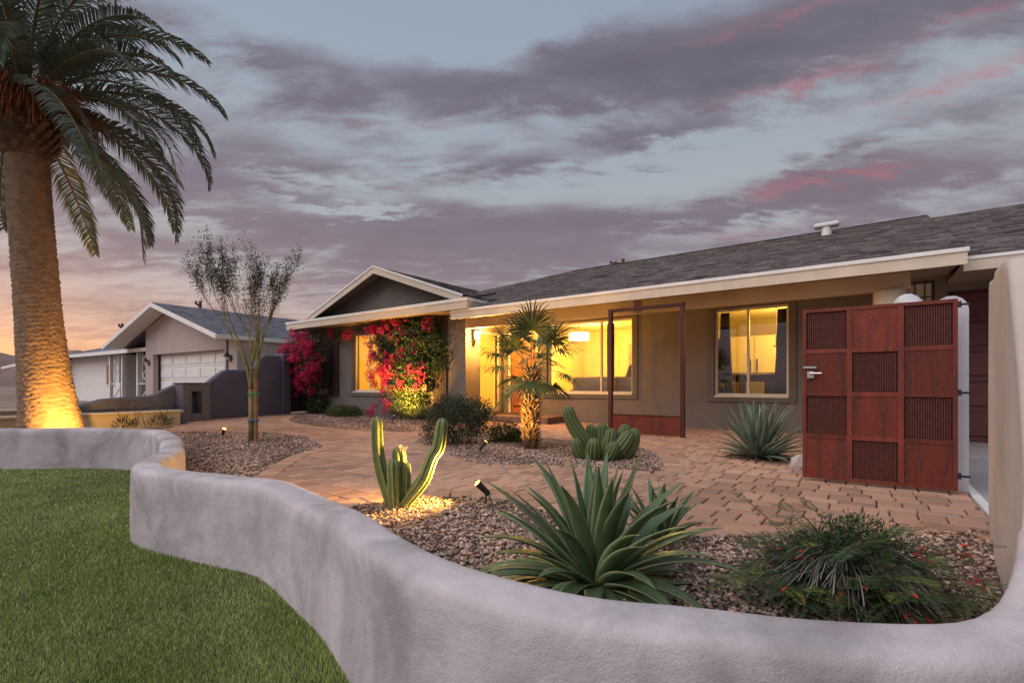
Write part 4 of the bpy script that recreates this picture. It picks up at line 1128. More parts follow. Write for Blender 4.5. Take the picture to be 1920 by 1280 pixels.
# roof: ridge runs back from the gable
m = MB(); PZ, EZn = 4.22, 2.66
slab(m, [(-5.1, -.75, PZ), (-.05 + .12, -.75, EZn), (.07, 10, EZn), (-5.1, 10, PZ)]); slab(m, [(-10.2, -.75, EZn), (-5.1, -.75, PZ), (-5.1, 10, PZ), (-10.2, 10, EZn)])
nroof = npart(m, 'roof', M_nbroof)
rr = random.Random(8); sf = MB()
for i in range(34):
    s0 = i * .155; y = -.75 - rr.random() * .3; sl = (PZ - EZn) / 5.17
    while y < 10:
        w_ = rr.uniform(.15, .36); ya, yb = max(y, -.75), min(y + w_, 10)
        if yb - ya > .04:
            P = lambda s, yy, h: (.07 - s, yy, EZn + sl * s + h); th = rr.choice((.008, .012, .016))
            sf.add([P(s0, ya, .002), P(s0, yb, .002), P(s0, ya, th), P(s0, yb, th), P(s0 + .18, ya, .003), P(s0 + .18, yb, .003)], [(0, 1, 3, 2), (2, 3, 5, 4)], min(1, max(0, rr.gauss(.5, .25))))
        y += w_
npart(sf, 'shingle_field', M_nbroof, nroof)['kind'] = 'stuff'
m = MB()
m.prism([(.09, -.79, EZn - .16), (-5.1, -.79, PZ - .16), (-5.1, -.79, PZ + .01), (.09, -.79, EZn + .01)][::-1], (0, .035, 0)); m.prism([(-10.22, -.79, EZn - .16), (-5.1, -.79, PZ - .16), (-5.1, -.79, PZ + .01), (-10.22, -.79, EZn + .01)], (0, .035, 0)); npart(m, 'rake_board', M_white)
m = MB(); m.box(.071, .11, -.75, 10, EZn - .14, EZn + .01); npart(m, 'fascia', M_white)
m = MB(); m.add([(-10.2, -.75, EZn - .055), (-5.1, -.75, PZ - .055), (-5.1, 0, PZ - .055), (-10.2, 0, EZn - .055)], [(0, 1, 2, 3)]); m.add([(.07, -.75, EZn - .055), (-5.1, -.75, PZ - .055), (-5.1, 0, PZ - .055), (.07, 0, EZn - .055)], [(3, 2, 1, 0)]); npart(m, 'gable_soffit', M_white)
for x_ in (-7.3, -.42):
    m = MB(); m.box(x_ - .05, x_ + .05, -.03, -.001, 1.75, 1.95); m.lathe([(.14, 0), (.07, .10), (.015, .16)], 12, (x_, -.14, 1.92)); m.bar((x_, -.02, 1.93), (x_, -.14, 2.0), .02); ln = npart(m, 'wall_lantern', M_black)
    m = MB(); m.lathe([(.05, -.10), (.075, 0)], 10, (x_, -.14, 1.92)); npart(m, 'lantern_glass', mat('unlit_glass', (.72, .70, .66), .3), ln)
m = MB(); m.box(-.66, -.60, -.05, -.002, .6, 2.55); npart(m, 'downpipe', M_nbdark)
# lit window in the side wall
m = MB(); m.box(.002, .03, 3.0, 4.5, 1.45, 2.15); nw = npart(m, 'window', M_vinyl); m = MB(); m.box(.031, .036, 3.05, 4.45, 1.5, 2.10); npart(m, 'lit_pane', mat('lit_window', (1, .7, .2), .4, emit=((1, .62, .13), 1.1)), nw)
# main body with porch to the left
m = MB(); m.box(-22, -13.25, .92, 1.1, -.05, 2.5); m.box(-13.45, -13.25, 1.1, 2.6, -.05, 2.5); m.box(-13.45, -12.8, 2.6, 2.8, -.05, 2.5); m.box(-12.8, -11.7, 2.6, 2.8, 2.15, 2.5); m.box(-11.7, -7.66, 2.6, 2.8, -.05, 2.5); npart(m, 'porch_wall', M_white)
m = MB(); m.box(-12.75, -11.75, 2.66, 2.72, -.02, 2.14); npart(m, 'door', M_darkbrown)
m = MB(); slab(m, [(-22, .2, 2.60), (-7.3, .2, 2.60), (-7.3, 6.2, 4.0), (-22, 6.2, 4.0)]); slab(m, [(-22, 6.2, 4.0), (-7.3, 6.2, 4.0), (-7.3, 12, 2.6), (-22, 12, 2.6)]); npart(m, 'main_roof', M_nbroof)
m = MB(); m.box(-22, -7.9, .16, .198, 2.42, 2.60); npart(m, 'fascia', M_white)
for x_ in (-8.3, -9.75, -11.55, -13.1):
    m = MB(); m.box(x_ - .07, x_ + .07, .42, .56, 0, 2.42); npart(m, 'porch_post', M_white)
for xa, xb in ((-9.68, -8.37), (-13.03, -11.62)):
    m = MB(); m.bar((xa, .49, .08), (xb, .49, .08), .05); m.bar((xa, .49, .95), (xb, .49, .95), .05); m.bar((xa, .49, .10), (xb, .49, .93), .045, up=(0, 1, 0))
    xm = (xa + xb) / 2; m.bar((xm - .28, .49, .96), (xm - .28, .49, 2.42), .045); m.bar((xm + .28, .49, .96), (xm + .28, .49, 2.42), .045)
    for k in range(4): z_ = .98 + k * .36; s = 1 if k % 2 else -1; m.bar((xm - s * .26, .49, z_), (xm + s * .26, .49, z_ + .36), .04, up=(0, 1, 0))
    npart(m, 'lattice_panel', M_white)
for xa, yw in ((-15.0, .92), (-10.9, 2.6)):
    m = MB(); m.box(xa, xa + 1.1, yw - .05, yw - .002, .85, 2.05); nw = npart(m, 'window', M_white); m = MB(); m.box(xa + .07, xa + .52, yw - .055, yw - .051, .92, 1.98); npart(m, 'pane', mat('dark_glass', (.05, .05, .06), .1), nw); m = MB(); m.box(xa + .58, xa + 1.03, yw - .055, yw - .051, .92, 1.98); npart(m, 'pane', MATS['dark_glass'], nw)
# ------------------------------------------------------------------ house further along
fh = empty('far_house', (-34.5, 35.5, 0), RAD(-40), 'low dark grey house with a shallow roof far along the street', 'house')
m = MB(); m.box(-12, 9, 0, .2, -.3, 2.45); m.box(8.8, 9, .2, 8, -.3, 2.45); m.build('wall', M_nbdark, fh)
m = MB(); slab(m, [(-13, -.8, 2.45), (9.8, -.8, 2.45), (7, 4, 3.75), (-13, 4, 3.75)]); slab(m, [(9.8, -.8, 2.45), (9.8, 8.8, 2.45), (7, 4, 3.75)]); m.build('roof', M_nbroof, fh)
m = MB(); m.box(-13, 9.85, -.84, -.801, 2.27, 2.46); m.build('fascia', M_white, fh)
# ------------------------------------------------------------------ poles and hills
def utility_pole(x, y, h, label, arms=1, rz=0.0):
    t = empty('utility_pole', (x, y, -.05), rz, label, 'pole')
    m = MB(); m.tube([(0, 0, 0), (0, 0, h)], [.17, .13], 10); m.build('post', M_pole, t)
    for k in range(arms):
        m = MB(); m.bar((-1.1, .17, h - .35 - k * .8), (1.1, .17, h - .35 - k * .8), .11, .13); a = m.build('crossarm', M_pole, t)
        for s in (-1.0, -.55, .55, 1.0): m = MB(); m.lathe([(.045, 0), (.06, .08), (.03, .18)], 8, (s, .17, h - .285 - k * .8)); m.build('insulator', M_nbdark, a)
utility_pole(9.05, 40, 11.2, 'utility pole top with crossarm peeping over the main roof ridge', 1, RAD(15))
utility_pole(-28.6, 45, 8.6, 'reddish utility pole rising behind the neighbouring roof ridge', 2, RAD(112))
utility_pole(-40.5, 51, 7.3, 'short utility pole tip behind the neighbouring rake board', 1, RAD(122))
def hills():
    rr = random.Random(3); n = 150; vs = []
    for i in range(n):
        r = -1.7 + 2.6 * i / (n - 1); F = 320; R = r * F
        h = 20 + 4 * math.sin(i * .21) + 3 * math.sin(i * .57 + 1) + rr.uniform(-.8, .8)
        h += 18 * math.exp(-((r + .425) / .06) ** 2) + 4 * math.exp(-((r + .875) / .06) ** 2)
        for q, (k, dy) in enumerate(((0, -60), (.35, -34), (.7, -14), (1, 0), (.4, 60), (0, 90))): vs.append((R * (1 + dy / F * .5), F + dy, -1 + h * k * (1 + rr.uniform(-.05, .05))))
    m = MB(); m.add(vs, [(i * 6 + j, (i + 1) * 6 + j, (i + 1) * 6 + j + 1, i * 6 + j + 1) for i in range(n - 1) for j in range(5)])
    o = m.build('hills', M_hill, smooth=True); o['kind'] = 'structure'
hills()
# ------------------------------------------------------------------ plants
def leafcloud(P, D, L, W, seed=0, up=None, curl=.15):
    """diamond leaves: base points P, directions D, lengths L, widths W -> V, F"""
    r = np.random.RandomState(seed); n = len(P)
    D = D / (np.linalg.norm(D, axis=1, keepdims=True) + 1e-9)
    A = r.normal(size=(n, 3)); S = np.cross(D, A); S /= (np.linalg.norm(S, axis=1, keepdims=True) + 1e-9)
    N = np.cross(S, D)
    L = np.asarray(L).reshape(-1, 1) * np.ones((n, 1)); W = np.asarray(W).reshape(-1, 1) * np.ones((n, 1))
    V = np.empty((n, 4, 3), np.float32)
    V[:, 0] = P; V[:, 1] = P + D * L * .45 + S * W * .5 + N * L * curl; V[:, 2] = P + D * L; V[:, 3] = P + D * L * .45 - S * W * .5 + N * L * curl
    return V.reshape(-1, 3), np.arange(n * 4).reshape(n, 4)
def foliage(name, P, D, L, W, material, parent, tint=None, seed=0, kind=None):
    V, F = leafcloud(P, D, L, W, seed); r = np.random.RandomState(seed + 1)
    if tint is None: tint = np.clip(r.normal(.5, .25, len(P)), 0, 1)
    o = link(name, np_mesh(name, V, F, material, tint), parent)
    if kind: o['kind'] = kind
    return o
def ellip(n, c, rad, seed, shell=.45, zmin=None):
    r = np.random.RandomState(seed); d = r.normal(size=(n, 3)); d /= np.linalg.norm(d, axis=1, keepdims=True)
    k = (shell + (1 - shell) * r.uniform(0, 1, n)) ** .7
    wob = 1 + .16 * np.sin(d[:, 0] * 5 + seed) * np.sin(d[:, 1] * 6 + 1) + .12 * np.sin(d[:, 2] * 8 + seed * 2)
    P = np.array(c) + d * np.array(rad) * (k * wob)[:, None]
    if zmin is not None: ok = P[:, 2] > zmin; P, d = P[ok], d[ok]
    return P, d

# ---- agaves
def agave_leaf(L, W, az, e0, curve, r, r0=.03, thick=.016, side=0.0):
    n = 12; ring = 8; vs = []; uvs = []
    x, z, e = r0, .02, e0; a = az
    for i in range(n + 1):
        t = i / n
        w = W * (.62 + .38 * math.sin(min(1, t / .5) * math.pi / 2)) * (1 - max(0, (t - .42) / .58) ** 1.7) * .5 + .0012
        th = thick * (1.15 - t) + .0012
        fold = .55 * (1 - t * .5)
        fx, fz = math.cos(e), math.sin(e); nx, nz = -math.sin(e), math.cos(e)
        sec = [(-1, fold * .5), (-.55, fold * .16), (0, 0), (.55, fold * .16), (1, fold * .5), (.6, fold * .16 - th / max(w, .004) * .8), (0, -th / max(w, .004)), (-.6, fold * .16 - th / max(w, .004) * .8)]
        for s, h in sec:
            lx = x + nx * h * w; lz = z + nz * h * w; ly = s * w + side * L * t * t
            vs.append((lx * math.cos(a) - ly * math.sin(a), lx * math.sin(a) + ly * math.cos(a), lz)); uvs.append(((s + 1) / 2, t))
        st = L / n; x += fx * st; z += fz * st; e -= curve / n * (.35 + 1.3 * t)
    fs = [(i * ring + j, i * ring + (j + 1) % ring, (i + 1) * ring + (j + 1) % ring, (i + 1) * ring + j) for i in range(n) for j in range(ring)]
    return vs, fs, uvs
def make_agave(name, loc, N, L, W, label, material, seed, lo=.05, droop=1.0, dead=0, pw=.75, rnd=.12):
    rr = random.Random(seed); t = empty(name, loc, 0, label, 'agave')
    for i in range(N + dead):
        f = i / max(1, N - 1); isd = i >= N
        az = i * 2.39996 + rr.uniform(-.25, .25)
        e0 = RAD(86) * (1 - min(f, 1)) ** pw + lo * min(f, 1) + rr.uniform(-rnd, rnd)
        l = L * (.72 + .36 * math.sin(math.pi * min(1, .25 + f * .75))) * rr.uniform(.86, 1.1)
        cv = (.22 + .70 * f ** 1.1) * droop * rr.uniform(.6, 1.35); w = W * rr.uniform(.85, 1.12)
        if isd: e0, l, cv, w = rr.uniform(-.1, .3), L * rr.uniform(.5, .8), rr.uniform(.8, 1.4), W * .6
        vs, fs, uvs = agave_leaf(l, w, az, e0, cv, rr, side=rr.uniform(-.10, .10))
        vs = [(x, y, max(z, .012 + .004 * (k % 3))) for k, (x, y, z) in enumerate(vs)]
        me = bpy.data.meshes.new('leaf'); me.from_pydata(vs, [], fs); ul = me.uv_layers.new()
        ul.data.foreach_set('uv', np.array([uvs[v.vertex_index] for v in me.loops], np.float32).ravel())
        me.polygons.foreach_set('use_smooth', [True] * len(me.polygons)); me.materials.append(M_dead if isd else material)
        link('leaf' if not isd else 'dead_leaf', me, t)
    return t
make_agave('agave', (.37, 2.17, 0), 86, .55, .080, 'large dark green agave with arching leaves just behind the low white wall', M_agave, 21, lo=-.04, droop=1.6, pw=1.2)
make_agave('agave', (.84, 2.80, 0), 26, .32, .060, 'smaller green agave half hidden behind the large arching agave', M_agave, 25, lo=.2, droop=1.0)
make_agave('agave', (3.02, 5.98, 0), 95, .66, .066, 'spiky blue-green agave beside the gate below the kitchen window', M_agave2, 33, lo=.02, droop=.45, dead=16, rnd=.16)

# ---- rock
def rock(loc, s, label, seed):
    bm = bmesh.new(); bmesh.ops.create_icosphere(bm, subdivisions=2, radius=1); rr = random.Random(seed)
    for v in bm.verts:
        k = 1 + .16 * math.sin(v.co.x * 3 + seed) + .12 * math.sin(v.co.y * 4.2 + 2) + rr.uniform(-.07, .07)
        v.co = Vector((v.co.x * s[0] * k, v.co.y * s[1] * k, max(-.3, v.co.z) * s[2] * k + s[2] * .3))
    me = bpy.data.meshes.new('boulder'); bm.to_mesh(me); bm.free(); o = link('boulder', me, None, M_rock, loc); tag(o, label, 'rock')
rock((3.16, 5.30, -.01), (.135, .11, .125), 'pale rock lying between the spiky agave and the open gate', 4)

# ---- ribbed cacti
def cactus_stem(pts, rads, ribs, parent, material, depth=.28, spines=0, seed=0, name='stem', dome=True):
    P = spline(pts, .03); n = len(P)
    R = np.interp(np.linspace(0, 1, n), np.linspace(0, 1, len(rads)), rads)
    per = 6; K = ribs * per; vs = []; rb = []; prev = None; P = [Vector(p) for p in P]; spn = MB(); rr = random.Random(seed)
    end = R[-1]; tip = P[-1]; d = (P[-1] - P[-3]).normalized()
    ext = [(P[-1] + d * end * math.sin(a) * 1.15, end * math.cos(a)) for a in (.35, .7, 1.0, 1.25, 1.45)]
    Q = list(zip(P, R)) + ext
    for i, (p, r) in enumerate(Q):
        dd = (Q[min(i + 1, len(Q) - 1)][0] - Q[max(i - 1, 0)][0]).normalized()
        s = dd.cross(Vector((.2, 1, .1))) if prev is None else prev - dd * prev.dot(dd)
        s.normalize(); prev = s; u = dd.cross(s)
        for k in range(K):
            a = 2 * math.pi * k / K; c = abs(((k % per) / per) * 2 - 1); c = c ** 1.1      # 1 at crest
            q = p + (s * math.cos(a) + u * math.sin(a)) * (r * (1 - depth * (1 - c)))
            vs.append(tuple(q)); rb.append(c)
            if spines and k % per == 0 and i % 2 == 0:
                o = (s * math.cos(a) + u * math.sin(a))
                for _ in range(3):
                    e = q + (o * 1.0 + s * rr.uniform(-.7, .7) + dd * rr.uniform(-.8, .8)).normalized() * spines * rr.uniform(.6, 1.2)
                    w = dd.cross(o).normalized() * .0011; spn.add([tuple(q - w), tuple(q + w), tuple(e)], [(0, 1, 2)])
    m = len(Q); fs = [(i * K + k, i * K + (k + 1) % K, (i + 1) * K + (k + 1) % K, (i + 1) * K + k) for i in range(m - 1) for k in range(K)]
    fs.append(tuple(range((m - 1) * K, m * K)))
    me = bpy.data.meshes.new(name); me.from_pydata(vs, [], fs); at = me.attributes.new('rib', 'FLOAT', 'POINT'); at.data.foreach_set('value', np.array(rb, np.float32))
    me.polygons.foreach_set('use_smooth', [True] * len(me.polygons)); o = link(name, me, parent, material)
    if spn.v: spn.build('spines', M_spine, o)['kind'] = 'stuff'
    return o
cc = empty('column_cactus', (-.845, 3.62, 0), 0, 'upright column cactus with two long raised arms behind the low wall', 'cactus')
cactus_stem([(-.035, 0, -.02), (-.07, .0, .10), (-.125, .01, .28), (-.15, .01, .44), (-.152, .0, .61)], [.045, .052, .054, .050, .046], 6, cc, M_cactus, .36, .012, 1, 'arm')
cactus_stem([(.02, 0, -.02), (.09, .0, .07), (.19, .0, .20), (.255, .0, .36), (.30, .01, .44), (.325, .01, .60)], [.040, .048, .052, .046, .050, .046], 6, cc, M_cactus, .36, .012, 2, 'arm')
cactus_stem([(-.01, -.02, -.02), (-.02, -.02, .14), (-.025, -.02, .30)], [.045, .052, .050], 7, cc, M_cactus, .32, .012, 3)
cactus_stem([(.02, .05, -.02), (.01, .06, .18), (-.005, .06, .37)], [.05, .060, .055], 7, cc, M_cactus, .32, .012, 4)
cactus_stem([(.04, .03, -.02), (.055, .03, .14), (.06, .03, .28)], [.036, .040, .036], 6, cc, M_cactus, .32, .012, 5)
m = MB(); rr = random.Random(9)
for _ in range(160):
    a = rr.uniform(0, 6.28); r = rr.uniform(.0, .05); b = Vector((-.005 + r * math.cos(a), .06 + r * math.sin(a), .40 + .025 * (1 - r / .05))); e = b + Vector((rr.uniform(-.03, .03), rr.uniform(-.03, .03), rr.uniform(.02, .045))); w = Vector((rr.uniform(-1, 1), rr.uniform(-1, 1), 0)).normalized() * .002
    m.add([tuple(b - w), tuple(b + w), tuple(e)], [(0, 1, 2)])
m.build('woolly_crown', M_woolly, cc)['kind'] = 'stuff'
cl = empty('clump_cactus', (1.06, 6.0, 0), 0, 'clump of thick ribbed barrel-like cactus stems, one long stem leaning out', 'cactus')
for k, (pts, r) in enumerate([
    ([(-.02, .02, .06), (-.16, .03, .20), (-.30, .04, .40), (-.36, .04, .55)], (.085, .095, .092, .080)),
    ([(.0, .12, 0), (-.06, .14, .20), (-.07, .14, .33)], (.08, .088, .07)), ([(.05, .10, 0), (.06, .13, .20), (.07, .13, .35)], (.08, .088, .072)),
    ([(.08, 0, 0), (.13, .0, .17), (.15, .0, .28)], (.085, .095, .080)), ([(.16, .08, 0), (.29, .09, .20), (.34, .09, .33)], (.085, .092, .075)),
    ([(.10, -.05, .02), (.25, -.06, .14), (.34, -.06, .26)], (.095, .105, .085)), ([(.20, -.0, .0), (.37, .0, .12), (.43, .0, .28)], (.09, .10, .08)),
    ([(-.06, -.08, 0), (-.09, -.16, .09), (-.09, -.19, .17)], (.09, .105, .09)), ([(-.12, .0, 0), (-.24, -.02, .08), (-.27, -.03, .17)], (.08, .09, .075)),
    ([(.05, -.12, 0), (.10, -.19, .08), (.13, -.21, .15)], (.08, .09, .075)), ([(.22, .02, .0), (.20, .05, .15), (.21, .05, .25)], (.07, .08, .07))]):
    cactus_stem(pts, r, 11, cl, M_cactus2, .22, .012, 20 + k)

# ---- date palm
def date_palm():
    t = empty('date_palm', (-7.68, 8.2, -.04), 0, 'tall date palm with thick ringed trunk and drooping feathery crown', 'palm tree')
    path = [(.02, 0, -.05, .445), (-.02, 0, .25, .405), (-.08, 0, .7, .360), (-.15, 0, 1.3, .325), (-.22, 0, 2.0, .30), (-.30, 0, 3.0, .288), (-.38, 0, 4.0, .285), (-.42, 0, 4.75, .285)]
    zs = np.arange(-.05, 4.76, .021); pa = np.array(path); K = 60; vs = []
    r = np.random.RandomState(2); ph = r.uniform(0, 6.28, 12)
    for i, z in enumerate(zs):
        cx = np.interp(z, pa[:, 2], pa[:, 0]); rad = np.interp(z, pa[:, 2], pa[:, 3])
        for k in range(K):
            a = 2 * math.pi * k / K
            s = math.sin(a * 7 + z * 2.1 + ph[0]) * .5 + math.sin(a * 16 + z * 5 + ph[1]) * .45 + math.sin(a * 29 - z * 11) * .3
            ridge = (z / .075 + .55 * s + a / 6.283 * 3) % 1.0
            bump = (.034 - .004 * z) * (ridge ** 2.2) + .006 * math.sin(a * 23 + z * 40) + .004 * math.sin(a * 41 - z * 77)
            rr_ = rad + bump - .01; vs.append((cx + rr_ * math.cos(a), rr_ * math.sin(a), z))
    n = len(zs); fs = [(i * K + k, i * K + (k + 1) % K, (i + 1) * K + (k + 1) % K, (i + 1) * K + k) for i in range(n - 1) for k in range(K)]
    m = MB(); m.add(vs, fs); m.build('trunk', mat('date_trunk', (.23, .135, .085), .95, .3, 9, .6, 70, col2=(.32, .21, .14)), t, smooth=True)
    C = Vector((-.44, 0, 5.68))
    # bulging boot of cut leaf bases
    m = MB(); m.lathe([(.28, 4.70), (.33, 4.76), (.40, 4.98), (.43, 5.2), (.40, 5.5), (.32, 5.8), (.2, 6.0)], 28, (-.43, 0, 0)); bo = m.build('boot', M_boot, t, smooth=True)
    m = MB(); rr = random.Random(4)
    for i in range(230):
        z = 4.72 + 1.05 * (i / 230); a = i * 2.39996; rad = np.interp(z, [4.7, 4.95, 5.2, 5.5, 5.8], [.29, .38, .41, .39, .31])
        o = Vector((math.cos(a), math.sin(a), 0)); s = Vector((-o.y, o.x, 0)); b = Vector((-.43, 0, z)) + o * rad; u = (o * .75 + Vector((0, 0, 1))).normalized(); l = rr.uniform(.09, .15); w = .055
        m.add([tuple(b - s * w), tuple(b + s * w), tuple(b + u * l + s * w * .55 + o * .02), tuple(b + u * l - s * w * .55 + o * .02), tuple(b - s * w - o * .05 - Vector((0, 0, .03))), tuple(b + s * w - o * .05 - Vector((0, 0, .03)))], [(0, 1, 2, 3), (4, 5, 1, 0), (3, 2, 5, 4)], rr.random())
    m.build('leaf_base_stubs', M_boot, bo)['kind'] = 'stuff'
    def frond(az, e0, L, curve, seed, twist):
        r = np.random.RandomState(seed); n = 40; ds = L / n; p = np.array([.0, .0]); e = e0; pts = []; els = []
        for i in range(n + 1):
            pts.append(p.copy()); els.append(e); p = p + ds * np.array([math.cos(e), math.sin(e)]); e = max(e - curve / n * (.5 + 1.2 * i / n), -1.5)
        pts = np.array(pts); ca, sa = math.cos(az), math.sin(az)
        def W(x, y, z): return (x * ca - y * sa, x * sa + y * ca, z)
        side = r.normal(0, .10) * L
        path = [W(q[0], side * (i / n) ** 2, q[1]) for i, q in enumerate(pts)]
        rm = MB(); rm.tube(path[::2], [.028 * (1 - .9 * i / 20) + .003 for i in range(21)], 6)
        rach = rm.mesh('frond', M_rachis, True)
        V = []; F = []; T = []
        for sgn in (-1, 1):
            for j in range(78):
                t_ = .10 + .90 * j / 77 + r.uniform(-.004, .004); t_ = min(t_, 1.0); f = t_ * n; i = min(int(f), n - 1); u = f - i
                q = pts[i] * (1 - u) + pts[i + 1] * u; e = els[i]; sy = side * t_ ** 2
                ll = .50 * (math.sin(math.pi * min(1, t_ * .80 + .14)) ** .8) * r.uniform(.82, 1.1); w = .012 + .005 * r.rand()
                fw = np.array([math.cos(e), 0, math.sin(e)]); up = np.array([-math.sin(e), 0, math.cos(e)]); sd = np.array([0, sgn, 0])
                fo = .75 + .5 * t_; d1 = sd * 1.0 + fw * fo + up * (.35 + r.normal(0, .12)); d1 /= np.linalg.norm(d1)
                b = np.array([q[0], sy, q[1]]); mid = b + d1 * ll * .5; d2 = d1 + np.array([0, 0, -.55 - .3 * r.rand()]); d2 /= np.linalg.norm(d2); tip = mid + d2 * ll * .5
                wv = np.cross(d1, up + sd * .6 * sgn); wv /= np.linalg.norm(wv); k = len(V)
                for pt, ww in ((b, w * .6), (mid, w), (tip, w * .12)):
                    V.append(W(*(pt - wv * ww))); V.append(W(*(pt + wv * ww)))
                F += [(k, k + 1, k + 3, k + 2), (k + 2, k + 3, k + 5, k + 4)]; tn = min(1, max(0, r.normal(.5, .22))); T += [tn, tn]
        return rach, np_mesh('leaflets', np.array(V), np.array(F), M_palmleaf, T)
    rr = random.Random(12); N = 52
    for i in range(N):
        f = i / (N - 1); az = i * 2.39996 + rr.uniform(-.2, .2)
        e0 = RAD(80) * (1 - f) ** .95 - RAD(34) * f ** 1.5 + rr.uniform(-.12, .12)
        curve = 1.5 + .5 * (1 - f) + rr.uniform(-.25, .3) if f < .75 else 1.05 + rr.uniform(-.2, .25)
        L = rr.uniform(2.65, 3.25) * (.92 if f > .8 else 1.0)
        if f > .55 and abs(((az + math.pi / 2 + math.pi) % (2 * math.pi)) - math.pi) < .55 and i % 5: continue
        ra, lf = frond(az, e0, L, curve, 100 + i, 0)
        o = link('frond', ra, t); h = .55 - .55 * f; o.location = C + Vector((math.cos(az) * .22, math.sin(az) * .22, h * .7 - .1))
        link('leaflets', lf, o)
    # orange fruit stalks hanging among the fronds
    for i in range(13):
        az = rr.uniform(-1.9, .9); m = MB()
        for k in range(34):
            a = az + rr.gauss(0, .22); l = rr.uniform(.55, 1.05); e = rr.uniform(.1, .8); pts = []; p = Vector((math.cos(a) * .3, math.sin(a) * .3, 0))
            for s in range(6): pts.append(tuple(p)); p = p + Vector((math.cos(a) * math.cos(e), math.sin(a) * math.cos(e), math.sin(e))) * (l / 5); e -= .42
            m.tube(pts, [.009, .008, .007, .007, .006, .004], 4, tint=rr.random())
        o = m.build('fruit_stalks', M_fruit, t); o.location = C + Vector((0, 0, rr.uniform(-.35, .05)))
date_palm()

# ---- fan palm
def fan_palm():
    t = empty('fan_palm', (.265, 6.96, -.01), 0, 'short fan palm with shaggy trunk standing in the island gravel bed', 'palm tree')
    m = MB(); m.tube([(0, 0, -.05), (.0, 0, .3), (.01, 0, .7), (.02, 0, 1.15)], [.095, .10, .095, .08], 16); tr = m.build('trunk', M_stem, t, smooth=True)
    m = MB(); rr = random.Random(6)
    for i in range(620):
        z = .0 + 1.12 * i / 620; a = i * 2.39996 + rr.uniform(-.3, .3); o = Vector((math.cos(a), math.sin(a), 0)); s = Vector((-o.y, o.x, 0)); b = Vector((.02 * z, 0, z)) + o * .085
        u = (o * rr.uniform(.5, 1.3) + Vector((0, 0, rr.uniform(.5, 1.1))) + s * rr.uniform(-.35, .35)).normalized(); l = rr.uniform(.05, .125); w = rr.uniform(.009, .020)
        m.add([tuple(b - s * w), tuple(b + s * w), tuple(b + u * l + s * w * .4), tuple(b + u * l - s * w * .4), tuple(b + u * l * .5 + o * .012)], [(0, 1, 4), (1, 2, 4), (2, 3, 4), (3, 0, 4)], rr.random())
    m.build('bark_stubs', M_fanboot, tr)['kind'] = 'stuff'
    N = 18
    for i in range(N):
        f = i / (N - 1); az = i * 2.39996 + rr.uniform(-.3, .3); e0 = RAD(84) * (1 - f) ** .8 - RAD(22) * f ** 2 + rr.uniform(-.1, .1); L = rr.uniform(.42, .58) * (1.0 if f < .6 else .92)
        p = Vector((math.cos(az) * .06, math.sin(az) * .06, 1.08 + .08 * (1 - f))); pts = [p.copy()]; e = e0
        for k in range(7): p = p + Vector((math.cos(az) * math.cos(e), math.sin(az) * math.cos(e), math.sin(e))) * (L / 7); pts.append(p.copy()); e -= (.05 + .05 * f)
        m = MB(); m.tube([tuple(q) for q in pts], [.011, .009, .008, .007, .006, .006, .005, .005], 5); pe = m.build('petiole', M_petiole, t, smooth=True)
        # fan of narrow segments, split and drooping at the ends
        fw = (pts[-1] - pts[-2]).normalized(); sd = Vector((-math.sin(az), math.cos(az), 0)); up = sd.cross(fw) * -1
        if up.z < 0: up = -up
        V = []; F = []; T = []; ns = 36; Rf = rr.uniform(.40, .52)
        for k in range(ns):
            an = RAD(-128) + RAD(256) * (k + .5) / ns + rr.uniform(-.03, .03); d = fw * math.cos(an) + sd * math.sin(an) + up * (.16 * math.cos(an * 2) + rr.uniform(-.07, .07)); d.normalize()
            l = Rf * (.72 + .28 * math.cos(an * .7)) * rr.uniform(.9, 1.08); c = d.cross(up).normalized()
            b = pts[-1]; p1 = b + d * l * .38; p2 = p1 + (d + Vector((0, 0, -.12))) * l * .3; p3 = p2 + (d + Vector((0, 0, -.45 - rr.random() * .6))).normalized() * l * .28
            q = len(V)
            for pt, w in ((b, .004), (p1, .0125), (p2, .009), (p3, .0015)): V += [tuple(pt - c * w), tuple(pt + c * w)]
            tn = min(1, max(0, rr.gauss(.5, .22)))
            for z in range(3): F.append((q + z * 2, q + z * 2 + 1, q + z * 2 + 3, q + z * 2 + 2)); T.append(tn)
        link('fan_leaf', np_mesh('fan_leaf', np.array(V), np.array(F), M_fan, T), t)
fan_palm()

